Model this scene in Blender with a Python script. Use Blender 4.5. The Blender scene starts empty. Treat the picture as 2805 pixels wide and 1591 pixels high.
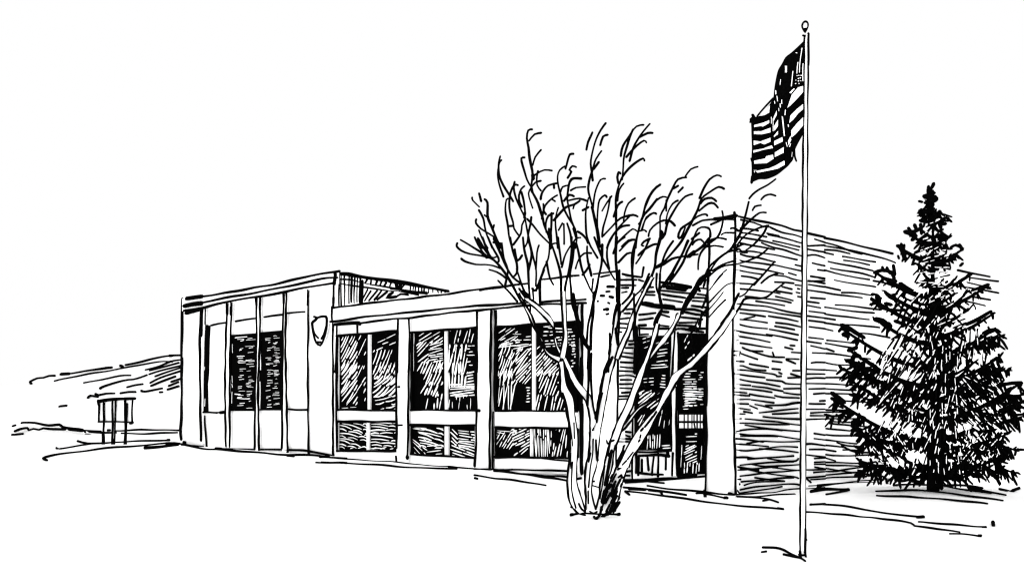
import bpy, math, random
from mathutils import Vector
random.seed(7)
S = bpy.context.scene
COL = S.collection

# ------------------------------------------------------------------ camera constants (drawing units: 2805 x 1591)
CX, F, HY = 1402.5, 2719.0, 1123.0
EZ = 2.2                                    # eye height above the lawn in front
EYE = Vector((0, 0, EZ))
WMUL, WADD = 1.0, 1.55                       # pen width tuning

# ------------------------------------------------------------------ materials
def mat(name, c0, c1, rough, scale):
    m = bpy.data.materials.new(name); m.use_nodes = True
    nt = m.node_tree; b = nt.nodes['Principled BSDF']
    tc = nt.nodes.new('ShaderNodeTexCoord'); n = nt.nodes.new('ShaderNodeTexNoise'); r = nt.nodes.new('ShaderNodeValToRGB')
    n.inputs['Scale'].default_value = scale
    r.color_ramp.elements[0].color = (*c0, 1); r.color_ramp.elements[1].color = (*c1, 1)
    nt.links.new(tc.outputs['Object'], n.inputs['Vector']); nt.links.new(n.outputs['Fac'], r.inputs['Fac'])
    nt.links.new(r.outputs['Color'], b.inputs['Base Color'])
    b.inputs['Roughness'].default_value = rough; b.inputs['Specular IOR Level'].default_value = 0.0
    return m
PAPER = mat('white_paper', (.93, .93, .93), (.97, .97, .97), 1, 6)
INK = mat('black_ink', (.0, .0, .0), (.002, .002, .002), 1, 30)
MATS = [PAPER, INK]
W, K = 0, 1

# ------------------------------------------------------------------ surfaces
def ray(px, py): return Vector(((px - CX) / F, 1.0, (HY - py) / F))
def at(px, py, Y): return EYE + ray(px, py) * Y

A0 = Vector((-6.63, 36.8)); A1 = Vector((2.90, 27.5))
D1 = (A1 - A0).normalized()                 # along the front, towards the right
D2 = Vector((-D1.y, D1.x))                  # into the depth, towards the right
U1 = (A1 - A0).length
def zrel(x, y):                             # terrain below the eye
    t = (Vector((x, y)) - A0).dot(D1) / U1
    T = [(-3, -1.5), (-.87, -1.585), (0, -1.69), (.63, -1.85), (1, -2.06), (1.28, -2.15), (1.8, -2.2), (9, -2.25)]
    k = .30 * math.exp(-((x - 10.2) ** 2 + (y - 24.0) ** 2) / 11.0)     # low mound under the spruce
    if t <= T[0][0]: return T[0][1] + k
    for (a, za), (b, zb) in zip(T, T[1:]):
        if t <= b: return za + (zb - za) * (t - a) / (b - a) + k
    return T[-1][1] + k
def gz(x, y): return EZ + zrel(x, y)

class Plane:                                # vertical plane through a 2D point; n points away from the eye
    def __init__(s, p, d, off=0.0):
        n = Vector((d.y, -d.x))
        if n.dot(p) < 0: n = -n
        s.p, s.d, s.n, s.off = p, d, n, off
    def Y(s, px, py):
        r = ray(px, py); k = s.n.x * r.x + s.n.y
        return 1e9 if abs(k) < 1e-6 else (s.n.dot(s.p) - s.off) / k
    def o(s, off): return Plane(s.p, s.d, off)
class Ground:
    def Y(s, px, py):
        r = ray(px, py)
        if r.z > -0.004: return 1e9
        Y = -1.8 / r.z
        for _ in range(40): Y = .5 * Y + .5 * zrel(r.x * Y, Y) / r.z
        return Y
class Depth:                                # upright sheet facing the viewer, depth given by a function
    def __init__(s, fn): s.fn = fn
    def Y(s, px, py): return s.fn(px, py)
class Slope:                                # hillside: z rises with depth
    def Y(s, px, py):
        r = ray(px, py)                     # z = -1.6 + (Y-95)*0.16
        return (-1.6 - 95 * .16) / (r.z - .16)
class Near:                                 # whichever is met first
    def __init__(s, *a): s.a = a
    def Y(s, px, py): return min(q.Y(px, py) for q in s.a)
GR = Ground(); P1 = Plane(A0, D1)
def on(surf, px, py): return at(px, py, surf.Y(px, py))
def xy(v): return Vector((v.x, v.y))
CORNER_BLOCK = xy(on(P1, 918, 900)); CORNER_WING = xy(on(P1, 1691, 900)); CORNER_BRICK = xy(on(P1, 2013, 900))
P2A = Plane(CORNER_BLOCK, D2); P2W = Plane(CORNER_WING, D2); P2B = Plane(CORNER_BRICK, D2)
WALLBASE = Near(P1, GR); ENDBASE = Near(P2W, GR); BRICKBASE = Near(P2B, GR)

# ------------------------------------------------------------------ reading strokes
class Frame:
    def __init__(s, x, y, k): s.x, s.y, s.k = x, y, k
    def __call__(s, a, b): return (s.x + a * s.k, s.y + b * s.k)
fA = Frame(0, 900, 600 / 2184); fB = Frame(450, 700, 500 / 2427); fC = Frame(450, 980, 500 / 2427)
fD = Frame(880, 720, 500 / 2427); fE = Frame(880, 1000, 500 / 2427)
fT1 = Frame(1200, 320, 600 / 2427); fT2 = Frame(1200, 650, 600 / 2427); fT3 = Frame(1300, 980, 500 / 1583)
fR1 = Frame(1660, 420, 600 / 2427); fR2 = Frame(1660, 750, 600 / 2427); fR3 = Frame(1660, 1060, 600 / 2427)
fG = Frame(1980, 30, 400 / 1165); fS1 = Frame(2200, 480, 605 / 1958); fS2 = Frame(2200, 900, 605 / 1835)
fL = Frame(2000, 1260, 805 / 2567); fM = Frame(1200, 850, 560 / 1812); fS = Frame(0, 0, 1); fN = Frame(1370, 713, 602 / 1184)
def parse(frame, text):
    out = []
    for line in text.replace('/', '\n').splitlines():
        t = line.split()
        if not t: continue
        w = 4.6
        if t[0][0] == 'w': w = float(t[0][1:]); t = t[1:]
        v = [float(q) for q in t]
        out.append((w, [frame(v[i], v[i + 1]) for i in range(0, len(v) - 1, 2)]))
    return out
def smooth(pts, step=9.0):
    if len(pts) == 1: pts = [pts[0], (pts[0][0] + 2, pts[0][1])]
    out = []; n = len(pts)
    for i in range(n - 1):
        p0 = pts[max(i - 1, 0)]; p1 = pts[i]; p2 = pts[i + 1]; p3 = pts[min(i + 2, n - 1)]
        L = math.hypot(p2[0] - p1[0], p2[1] - p1[1]); m = max(2, int(L / step))
        for k in range(m):
            t = k / m
            q = []
            for c in (0, 1):
                a, b, cc, d = p0[c], p1[c], p2[c], p3[c]
                q.append(.5 * (2 * b + (cc - a) * t + (2 * a - 5 * b + 4 * cc - d) * t * t + (3 * b - a - 3 * cc + d) * t ** 3))
            out.append(tuple(q))
    out.append(pts[-1]); return out

# ------------------------------------------------------------------ mesh builder
class MB:
    def __init__(s): s.v, s.f, s.m = [], [], []
    def face(s, idx, m): s.f.append(idx); s.m.append(m)
    def tube(s, pts, rad, m, sides=6):
        n = len(pts)
        if n < 2: return
        base = len(s.v); up = Vector((0, 0, 1)); prev = None
        for i in range(n):
            t = (pts[min(i + 1, n - 1)] - pts[max(i - 1, 0)])
            t = t.normalized() if t.length > 1e-9 else Vector((1, 0, 0))
            if prev is None:
                ref = up if abs(t.z) < .9 else Vector((0, 1, 0)); a = t.cross(ref).normalized()
            else:
                a = prev - t * prev.dot(t); a = a.normalized() if a.length > 1e-6 else t.orthogonal().normalized()
            prev = a; b = t.cross(a); r = rad[i]
            for k in range(sides):
                q = 2 * math.pi * k / sides
                s.v.append(pts[i] + (a * math.cos(q) + b * math.sin(q)) * r)
        for i in range(n - 1):
            for k in range(sides):
                k2 = (k + 1) % sides
                s.face((base + i * sides + k, base + i * sides + k2, base + (i + 1) * sides + k2, base + (i + 1) * sides + k), m)
        s.face(tuple(base + k for k in range(sides))[::-1], m)
        s.face(tuple(base + (n - 1) * sides + k for k in range(sides)), m)
    def prism(s, front, back, m):
        n = len(front); b = len(s.v); s.v += list(front) + list(back)
        s.face(tuple(range(b, b + n)), m); s.face(tuple(range(b + n, b + 2 * n))[::-1], m)
        for i in range(n):
            j = (i + 1) % n; s.face((b + i, b + n + i, b + n + j, b + j), m)
    def box(s, lo, hi, m):
        x0, y0, z0 = lo; x1, y1, z1 = hi
        s.prism([Vector((x0, y0, z0)), Vector((x1, y0, z0)), Vector((x1, y0, z1)), Vector((x0, y0, z1))],
                [Vector((x0, y1, z0)), Vector((x1, y1, z0)), Vector((x1, y1, z1)), Vector((x0, y1, z1))], m)
    def slab(s, quad, plane, depth, m=W):           # quad drawn on a vertical plane, extruded away from the viewer
        fr = [on(plane, *q) for q in quad]; n3 = Vector((plane.n.x, plane.n.y, 0))
        s.prism(fr, [p + n3 * depth for p in fr], m)
    def ink(s, w, pts, surf, m=K, wob=.55, taper=True, nud=None, dy=0.0, lens=False):
        pts = smooth(pts); n = len(pts); P = []; R = []
        ph = random.uniform(0, 9); fq = random.uniform(.25, .5)
        for i, (x, y) in enumerate(pts):
            x += wob * math.sin(ph + i * fq * 2.1); y += wob * math.cos(ph * 1.7 + i * fq * 1.7)
            Y = surf.Y(x, y) + dy; r = .5 * (w * WMUL + (WADD if m == K else 0)) * Y / F
            r *= 1 + .17 * math.sin(ph * 2 + i * fq)
            if lens: r *= .25 + .85 * math.sin(math.pi * (i + .5) / n) ** .7
            Y -= (.015 + .3 * r) if nud is None else nud
            q_ = at(x, y, Y)
            if surf is GR: q_.z += r * .75
            P.append(q_); R.append(r)
        a = (P[0] - P[1]); b = (P[-1] - P[-2])
        a = a.normalized() if a.length > 0 else a; b = b.normalized() if b.length > 0 else b
        P = [P[0] + a * R[0] * .8] + P + [P[-1] + b * R[-1] * .8]
        R = [R[0] * (.45 if taper else .9)] + R + [R[-1] * (.35 if taper else .9)]
        s.tube(P, R, m)
    def inks(s, frame, text, surf, ws=1.0, **kw):
        for w, p in parse(frame, text): s.ink(w * ws, p, surf, **kw)
    def build(s, name, parent=None, label=None, kind=None, loc=None):
        me = bpy.data.meshes.new(name)
        o = bpy.data.objects.new(name, me); COL.objects.link(o)
        org = Vector((0, 0, 0))
        if parent is not None: o.parent = parent; org = parent_loc(parent)
        if loc is not None: o.location = loc if parent is None else loc; org = org + Vector(loc)
        me.from_pydata([tuple(v - org) for v in s.v], [], s.f)
        for m in MATS: me.materials.append(m)
        me.polygons.foreach_set('material_index', s.m); me.update()
        import bmesh
        bm = bmesh.new(); bm.from_mesh(me); bmesh.ops.recalc_face_normals(bm, faces=bm.faces); bm.to_mesh(me); bm.free()
        if label: o['label'] = label
        if kind: o['kind'] = kind
        return o
def parent_loc(o):
    v = Vector((0, 0, 0))
    while o is not None: v = v + o.location; o = o.parent
    return v
def thing(name, label, cat, loc, group=None):
    o = bpy.data.objects.new(name, None); COL.objects.link(o); o.location = loc; o.empty_display_size = .3
    o['label'] = label; o['category'] = cat
    if group: o['group'] = group
    return o

def clip(poly, ox, oy, dx, dy):              # interval of a line inside a convex polygon
    lo, hi = -1e9, 1e9; n = len(poly)
    area = sum(poly[i][0] * poly[(i + 1) % n][1] - poly[(i + 1) % n][0] * poly[i][1] for i in range(n))
    sg = 1 if area > 0 else -1
    for i in range(n):
        (x0, y0), (x1, y1) = poly[i], poly[(i + 1) % n]
        nx, ny = -(y1 - y0) * sg, (x1 - x0) * sg
        num = (ox - x0) * nx + (oy - y0) * ny; den = dx * nx + dy * ny
        if abs(den) < 1e-9:
            if num < 0: return None
        elif den > 0: lo = max(lo, -num / den)
        else: hi = min(hi, -num / den)
    return (lo, hi) if hi - lo > 1 else None
def hatch(mb, poly, ang, gap, w, surf, m=W, lens=(14, 60), fill=.75, bend=0.0, jit=3.0, dy=0.0):
    if m == W: gap *= .80; w *= .70
    a = math.radians(ang); dx, dy_ = math.cos(a), -math.sin(a); nx, ny = -dy_, dx
    cxp = sum(p[0] for p in poly) / len(poly); cyp = sum(p[1] for p in poly) / len(poly)
    R = max(math.hypot(p[0] - cxp, p[1] - cyp) for p in poly); k = -R
    while k < R:
        aa = a + math.radians(random.uniform(-jit, jit)); ddx, ddy = math.cos(aa), -math.sin(aa)
        c = clip(poly, cxp + nx * k, cyp + ny * k, ddx, ddy)
        if c:
            t = c[0] + random.uniform(0, 8)
            while t < c[1] - 4:
                L = min(random.uniform(*lens), c[1] - t - 1)
                if L > 4 and random.random() < (min(1, fill + .1) if m == W else fill):
                    p = [(cxp + nx * k + ddx * (t + L * q) + nx * bend * (1 - (2 * q - 1) ** 2), cyp + ny * k + ddy * (t + L * q) + ny * bend * (1 - (2 * q - 1) ** 2)) for q in (0, .5, 1)]
                    mb.ink((1.15 if m == W else 1) * w * random.uniform(.75, 1.25), p, surf, m=m, wob=.3, dy=dy, lens=(m == W))
                t += L + (random.uniform(1, 8) if m == W else random.uniform(4, 14))
        k += gap * random.uniform(.8, 1.2)
def quadpoly(frame, text, grow=0):
    v = [float(q) for q in text.split()]
    if len(v) == 4 and grow: gx, gy = min(grow, (v[2] - v[0]) * .06), min(grow, (v[3] - v[1]) * .14); v = [v[0] - gx, v[1] - gy, v[2] + gx, v[3] + gy]
    if len(v) == 4: v = [v[0], v[1], v[2], v[1], v[2], v[3], v[0], v[3]]
    return [frame(v[i], v[i + 1]) for i in range(0, len(v), 2)]

# ================================================================== BUILDING
gbase = on(P1, 1347, 1286)
B = thing('office_building', 'long low flat-roofed office building with tall dark windows, a panelled block and a brick wall', 'building', (gbase.x, gbase.y, gz(gbase.x, gbase.y)))
n3 = Vector((P1.n.x, P1.n.y, 0)); d3 = Vector((D2.x, D2.y, 0))
def lin(x, *k):
    for (a, ya), (b, yb) in zip(k, k[1:]):
        if x <= b or (b, yb) == k[-1]: return ya + (yb - ya) * (x - a) / (b - a)
def down(p, z): return Vector((p.x, p.y, z))

# --- panelled block on the left
m = MB()
q = [(497, 819), (918, 747), (913, 1262), (495, 1235)]
fr = [on(P1.o(-.05), *a) for a in q]
bk = [p + d3 * 5.55 for p in fr]; bk[0].z -= .25; bk[1].z -= .25
m.prism(fr, bk, W)
m.inks(fB, '''w5.5 240 570 238 740 232 1000 228 1456
w5 2250 300 2250 480 2250 680 / w8 2255 560 2250 640''', P1)
m.inks(fC, '''w5.5 230 0 230 300 228 700 215 950 225 1090
w5 2245 0 2250 400 2248 800 2245 1100 2250 1290
w5 680 1205 860 1213 1260 1213 1650 1222 1850 1225 2050 1262 2240 1300
w8 690 1203 760 1208
w6 240 1165 380 1172 520 1180
w10 262 1120 268 1130''', WALLBASE)
m.inks(fB, '''w4 1910 460 1910 640 1915 900 1908 1200 1905 1456 / w6 1910 470 1910 660
w4.5 620 925 720 905 850 890 / w4.5 945 875 1100 850 1260 828 / w4.5 1325 818 1430 798 1560 785 / w4.5 1640 768 1760 755 1870 745''', P1)
m.inks(fC, '''w4.5 1905 0 1908 300 1912 700 1915 1000 1920 1270
w4 575 720 680 728 790 725 / w7 745 725 790 720 / w4.5 1650 680 1750 688 1905 686
w3.5 538 770 545 950 555 1100 565 1210''', P1)
m.build('panel_wall', B)
m = MB()                                       # side of that block
m.inks(fD, '''w9 190 150 350 148 500 180 700 205 960 243 1200 278 1450 335 1690 378
w4 210 215 380 225 560 270 740 300 900 330 1050 350 1250 380 1420 405
w4 180 265 380 295 520 320 720 345 900 370 1050 385 1290 425
w7 920 340 1050 360 1200 385 1400 405
235 160 232 400 232 590/260 180 260 570/305 170 305 560/w5 365 180 362 540/w6 400 180 395 520/440 180 430 540/w5 475 185 470 520/w6 515 190 510 530/w8 548 240 535 520
610 350 540 500/660 370 570 510/740 365 630 505/w6 800 370 700 490/w6 870 380 740 490/w7 950 390 860 462 990 452/ 990 452 1050 415 1155 430
w6 610 210 580 270/660 210 650 290/w6 740 230 720 290/800 240 780 300/w5 860 260 830 310/w6 930 260 900 330/w10 990 265 1000 330/w11 1060 265 1030 345/1100 290 1040 360
w6 1180 290 1180 360/1220 300 1215 360/w6 1250 310 1245 370/w6 1290 315 1290 380/1330 325 1330 385/w5 1365 335 1365 395/w5 1420 345 1425 400/1480 355 1480 400/1540 365 1550 395/w6 1590 372 1590 402/w8 1640 380 1650 400
w7 180 150 180 280''', P2A.o(-.04))
side = [on(P2A, 918, 752), on(P2A, 1226, 800)]
zb = EZ + 3.2
m.prism([side[0], side[1], down(side[1], zb), down(side[0], zb)], [p - Vector((P2A.n.x, P2A.n.y, 0)) * -.05 for p in (side[0], side[1], down(side[1], zb), down(side[0], zb))], W)
m.build('hatched_side_wall', B)
m = MB()
m.slab([(499, 818), (919, 746), (919, 776), (499, 852)], P1.o(.12), .16)
m.inks(fB, '''w5.5 285 578 500 545 850 490 1180 430 1500 375 1800 300 2050 250 2330 205
w9 300 570 380 560 500 545
w5 260 680 500 625 850 555 1200 495 1600 415 1900 355 2130 300 2310 290
w11 265 670 380 645 500 632
w5.5 260 730 500 700 720 640 900 600 1230 550 1620 480 1900 420 2270 365
w7 285 768 400 740 500 715
w7 2270 220 2270 290 2260 370''', P1.o(.13))
m.build('cornice', B)
for L, R_, ex in (((490, 475, 478, 490), (545, 522, 512, 508), ''), ((838, 818, 808, 818), (895, 880, 868, 870), ''), ((1225, 1225, 1210, 1200), (1272, 1270, 1245, 1260), ''), ((1585, 1575, 1570, 1565), (1625, 1610, 1620, 1640), '')):
    i = ((490, 838, 1225, 1585)).index(L[0]); m = MB()
    top = (700, 620, 555, 490)[i]
    yb = (1100, 1180, 1215, 1200)[i]; yb2 = (1210, 1185, 1300, 1265)[i]
    lt, rt = fB(L[0], top), fB(R_[0], top - 8); lb, rb = fC(L[3], yb + 40), fC(R_[3], yb + 40)
    def path(q, ytop, ybot): return [fB(q[0], ytop), fB(q[1], 1150), fC(q[2], 350), fC(q[2] * .5 + q[3] * .5, 800), fC(q[3], ybot)]
    m.slab(path(L, top, yb + 40) + path(R_, top - 8, yb + 40)[::-1], P1.o(.06), .1)
    if i == 0:
        m.ink(6.5, path(L, top, yb), P1.o(.07))
        m.ink(3.5, [fB(545, 700), fB(545, 910)], P1.o(.07))
        m.inks(fB, 'w9 500 720 495 900 488 1060', P1.o(.07))
    else:
        m.ink(4.8, path(L, top, yb), P1.o(.07)); m.ink(4.8, path(R_, top - 8, yb2), P1.o(.07))
        if i == 3: m.inks(fB, 'w7 1585 500 1590 640', P1.o(.07))
        if i == 1: m.inks(fB, 'w7 835 640 835 780 / w6 885 680 888 780', P1.o(.07))
        if i == 2: m.inks(fB, 'w7 1222 570 1228 660', P1.o(.07))
    m.build('mullion', B)
# dark slit beside the first mullion
m = MB(); m.slab([fB(528, 915), fB(600, 930), fB(588, 1130), fC(580, 200), fC(565, 350), fC(572, 715), fC(516, 722)], P1.o(.02), .06, K)
m.inks(fC, 'w2.2 540 545 540 640 / w1.5 535 120 537 160', P1.o(.03), m=W)
m.inks(fC, 'w5 520 722 700 730', P1.o(.03)); m.build('window_slit', B)

def window(name, label=None):
    o = bpy.data.objects.new(name, None); COL.objects.link(o); o.parent = B
    if label: o['label'] = label
    return o
for (xl, xr, yt, yt2, yb, seed) in ((893, 1225, 1052, 1030, 705, 3), (1272, 1568, 1018, 992, 697, 9)):
    random.seed(seed)
    w_ = window('window'); m = MB()
    pl = P1.o(.02)
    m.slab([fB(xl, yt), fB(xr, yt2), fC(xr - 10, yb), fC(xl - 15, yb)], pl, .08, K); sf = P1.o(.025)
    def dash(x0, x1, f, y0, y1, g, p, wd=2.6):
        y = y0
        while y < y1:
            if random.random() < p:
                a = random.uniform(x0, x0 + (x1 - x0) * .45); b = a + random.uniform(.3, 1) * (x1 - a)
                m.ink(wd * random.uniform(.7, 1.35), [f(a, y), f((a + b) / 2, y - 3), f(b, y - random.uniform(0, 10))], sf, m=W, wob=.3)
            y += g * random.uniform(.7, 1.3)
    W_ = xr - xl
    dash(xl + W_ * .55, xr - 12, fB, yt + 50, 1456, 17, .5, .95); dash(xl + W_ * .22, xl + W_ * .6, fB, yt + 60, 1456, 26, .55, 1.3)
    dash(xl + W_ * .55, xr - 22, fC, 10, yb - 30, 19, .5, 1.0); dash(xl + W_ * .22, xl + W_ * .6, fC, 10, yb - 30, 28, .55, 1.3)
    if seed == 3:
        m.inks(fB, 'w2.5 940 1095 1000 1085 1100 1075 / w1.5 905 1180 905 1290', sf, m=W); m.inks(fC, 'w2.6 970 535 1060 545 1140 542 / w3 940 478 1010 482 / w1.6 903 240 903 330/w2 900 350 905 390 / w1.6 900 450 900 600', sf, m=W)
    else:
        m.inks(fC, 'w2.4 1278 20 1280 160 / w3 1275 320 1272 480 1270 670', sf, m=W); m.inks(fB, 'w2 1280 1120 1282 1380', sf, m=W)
    m.build('pane', w_)
# emblem
m = MB()
sh = [fB(*p) for p in ((1972, 880), (2000, 835), (2060, 812), (2140, 806), (2165, 822), (2158, 950), (2130, 1080), (2078, 1190), (2020, 1160), (1985, 1050), (1970, 940))]
m.slab(sh, P1.o(.08), .1)
m.inks(fB, '''w5.5 1990 812 2030 830 1975 880 1970 920 1985 1060 2015 1150 2078 1192 2120 1110 2150 980 2162 830 2130 805 2080 812 2020 835
w4 1975 960 2000 1040 2050 1098 / w5 2088 1100 2120 1050 2150 950 / w5 2030 1150 2075 1150''', P1.o(.09))
m.build('emblem', B, 'white shield-shaped emblem fixed beside the mullions')

# --- glazed wing
def fas_low(x): return lin(x, (915, 888), (1380, 843.6), (1608, 829))
def fas_top(x): return lin(x, (910, 842.6), (1226, 805.5), (1585, 753.8), (1690, 744))
def base_y(x): return lin(x, (880, 1253), (1086, 1266), (1236, 1278), (1380, 1286), (1572, 1288), (1691, 1312))
m = MB()
fr = [on(P1.o(-.25), *p) for p in ((911, 846), (1690, 747), (1690, 1345), (911, 1275))]
m.prism(fr, [p + d3 * 8.5 for p in fr], W)
m.inks(fE, 'w5 0 1230 200 1240 500 1262 1000 1290 1300 1325 1700 1350 2000 1378 2427 1390 / w7 1700 1352 2000 1380 2250 1395', WALLBASE)
m.inks(fT3, 'w6 0 965 150 970 330 968 / 300 968 500 970 700 976 855 978', WALLBASE)
m.build('wing_wall', B)
m = MB()
m.slab([(910, 843), (1607, 751), (1607, 829), (1380, 844), (1150, 865), (914, 888)], P1.o(.22), .3)
m.inks(fD, '''w5 150 598 300 580 520 550 840 510 1130 480 1400 445 1680 415
w4.5 1680 415 1960 370 2200 335 2427 315
w5 140 585 140 700 150 780
w5 120 782 300 760 600 715 900 685 1200 655 1600 615 2000 575 2427 550
w5 170 820 350 803 580 795 850 755 1160 732 1500 690 1800 655 2080 630 2427 598 / w8 180 818 350 803 500 800''', P1.o(.23))
m.inks(fT2, '''w4.5 460 590 720 548 1000 508 / w4.5 1140 468 1340 445 1560 420 / w4.5 450 765 700 745 900 730 1000 715 / w5 1140 718 1380 700 1640 688
w5 450 812 700 785 1000 755 1140 745 1400 738 1640 728
w6 1128 480 1128 730 ''', P1.o(.23))
m.build('fascia', B)
# corner pier with stone dashes
m = MB()
m.slab([(1597, 758), (1691, 745), (1691, 1345), (1597, 1330)], P1.o(.05), .35)
m.inks(fT2, '''w4.5 1720 410 1880 385 1970 378 / w4.5 1800 438 1900 420
w6 1875 545 1945 550/w5 1860 600 1900 600/w6 1805 645 1840 648/w6 1900 655 1935 668/1765 710 1772 710/w5 1880 722 1900 735/w5 1835 800 1870 790 1890 795 1870 810/w5 1860 855 1890 845
w5 1600 740 1600 900 1590 1100 1595 1300 1600 1456 / w4 1550 745 1540 900''', P1.o(.06))
m.inks(fR2, 'w5 150 -40 150 300 138 600 130 900 132 1300 125 1560 118 1760', P1.o(.06))
m.inks(fR3, 'w4.5 118 450 112 700 115 1000', P1.o(.06))
m.inks(fT3, 'w5 920 0 915 300 918 600 920 800 925 1000 / w7 930 400 932 700 930 1000', P1.o(.06))
m.inks(fN, 'w6 440 240 442 430 440 700 438 900 440 1150/w4 415 430 413 600 412 780', P1.o(.06))
m.build('pier', B)
# slim piers between the bays
def pier(xs_top, xs_bot, strokes):
    m = MB(); (a, b), (c, d) = xs_top, xs_bot
    m.slab([(a, fas_low(a) - 2), (b, fas_low(b) - 2), (d, base_y(d) + 8), (c, base_y(c) + 8)], P1.o(.05), .35)
    for fr_, tx in strokes: m.inks(fr_, tx, P1.o(.06))
    m.build('pier', B)
pier((1089, 1120), (1086, 1116), ((fD, 'w5.5 1022 745 1015 900 1012 1200 1005 1456/w4 1165 740 1168 900 1168 1200 1160 1456'), (fE, 'w5 1000 0 998 300 1000 700 1002 1100 / w5 995 1210 998 1290 / w4.5 1162 0 1155 500 1155 800 1150 1100 1142 1240 / w4 1020 285 1038 285 / w4.5 1010 797 1075 797 / w7 1140 1210 1143 1240')))
pier((1307, 1345), (1299, 1341), ((fD, 'w4.5 2072 640 2068 900 2072 1200 2065 1456/w6 2258 620 2255 900 2250 1200 2248 1456/w5 2265 640 2260 780'), (fE, 'w5 2062 0 2058 300 2062 700 2055 1100 2040 1340 / w7 2045 1240 2035 1340/ w5 2245 0 2250 400 2240 800 2235 1100 2240 1390 / w9 2080 600 2105 603')))
pier((911, 920), (911, 919), ((fD, 'w4.5 155 800 152 1100 158 1456 / w4.5 205 830 205 1000 190 1456'), (fE, 'w5 158 0 155 300 158 800 155 1100 165 1195 / w4 200 0 195 500 205 800 205 1100')))

def bay(upper, lower, panes_u, panes_l, xl, xr, extra_t, label):
    # transom + spandrel + base panels
    (ul, ur, ub) = upper; (lt_l, lt_r, lb_l, lb_r) = lower
    m = MB(); m.slab([(xl, fas_low(xl)), (xr, fas_low(xr)), (xr, ur), (xl, ul)], P1.o(-.04), .15)
    for f_, t_ in extra_t: m.inks(f_, t_, P1.o(-.03))
    m.build('transom_panel', B)
    m = MB(); m.slab([(xl, ub), (xr, ub + 2), (xr, lt_r), (xl, lt_l)], P1.o(-.03), .15); m.build('spandrel', B)
    m = MB(); m.slab([(xl, lb_l), (xr, lb_r), (xr, base_y(xr) + 8), (xl, base_y(xl) + 8)], P1.o(-.03), .15); m.build('base_panel', B)
    for tag_, (t0, t1, b0, b1), panes in (('u', (ul, ur, ub, ub + 2), panes_u), ('l', (lt_l, lt_r, lb_l, lb_r), panes_l)):
        o = window('window')
        f = MB(); pf = P1.o(-.02)
        f.ink(6.0, [(xl, t0), ((xl + xr) / 2, (t0 + t1) / 2), (xr, t1)], pf); f.ink(5.0, [(xl, b0), ((xl + xr) / 2, (b0 + b1) / 2), (xr, b1)], pf)
        f.ink(5, [(xl + 2, t0), (xl + 2, b0)], pf); f.ink(5, [(xr - 2, t1), (xr - 2, b1)], pf)
        mx0, mx1 = panes['mull']
        f.slab([(mx0, lin(mx0, (xl, t0), (xr, t1)) + 3), (mx1, lin(mx1, (xl, t0), (xr, t1)) + 3), (mx1 + panes.get('ms', 0), lin(mx1, (xl, b0), (xr, b1))), (mx0 + panes.get('ms', 0), lin(mx0, (xl, b0), (xr, b1)))], P1.o(-.05), .12)
        f.build('frame', o)
        for side_ in (0, 1):
            a, b = ((xl, mx0), (mx1, xr))[side_]
            p = MB()
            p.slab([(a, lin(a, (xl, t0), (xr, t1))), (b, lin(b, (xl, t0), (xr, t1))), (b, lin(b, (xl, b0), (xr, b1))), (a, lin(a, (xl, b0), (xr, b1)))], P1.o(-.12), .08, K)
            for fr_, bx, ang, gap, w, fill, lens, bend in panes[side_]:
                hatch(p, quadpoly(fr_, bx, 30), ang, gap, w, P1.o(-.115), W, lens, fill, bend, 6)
            p.build('pane', o)
random.seed(21)
bay((920, 906.5, 1122), (1153.5, 1154.5, 1235, 1235),
    {'mull': (1008, 1014), 'ms': -1,
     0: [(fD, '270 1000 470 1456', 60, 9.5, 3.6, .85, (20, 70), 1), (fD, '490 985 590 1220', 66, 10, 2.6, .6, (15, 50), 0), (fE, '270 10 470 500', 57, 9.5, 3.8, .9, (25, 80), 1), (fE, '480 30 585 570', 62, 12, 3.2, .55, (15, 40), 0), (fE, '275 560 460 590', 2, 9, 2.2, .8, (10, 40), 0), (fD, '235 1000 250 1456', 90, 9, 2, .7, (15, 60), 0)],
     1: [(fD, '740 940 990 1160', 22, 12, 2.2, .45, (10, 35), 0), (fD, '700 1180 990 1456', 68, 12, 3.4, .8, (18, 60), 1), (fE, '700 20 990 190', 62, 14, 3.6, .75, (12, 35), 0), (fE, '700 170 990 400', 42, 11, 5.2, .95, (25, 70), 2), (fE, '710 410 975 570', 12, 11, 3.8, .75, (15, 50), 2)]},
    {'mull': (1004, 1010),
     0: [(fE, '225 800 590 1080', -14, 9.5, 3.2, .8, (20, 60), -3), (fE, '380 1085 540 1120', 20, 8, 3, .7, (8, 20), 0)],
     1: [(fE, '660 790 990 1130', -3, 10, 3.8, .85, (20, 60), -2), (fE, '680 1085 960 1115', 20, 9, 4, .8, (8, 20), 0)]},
    921, 1088, ((fD, 'w5 475 790 478 860 485 950 / w8 478 800 515 815 / w8 490 790 525 800'),), 'l')
random.seed(33)
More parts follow.
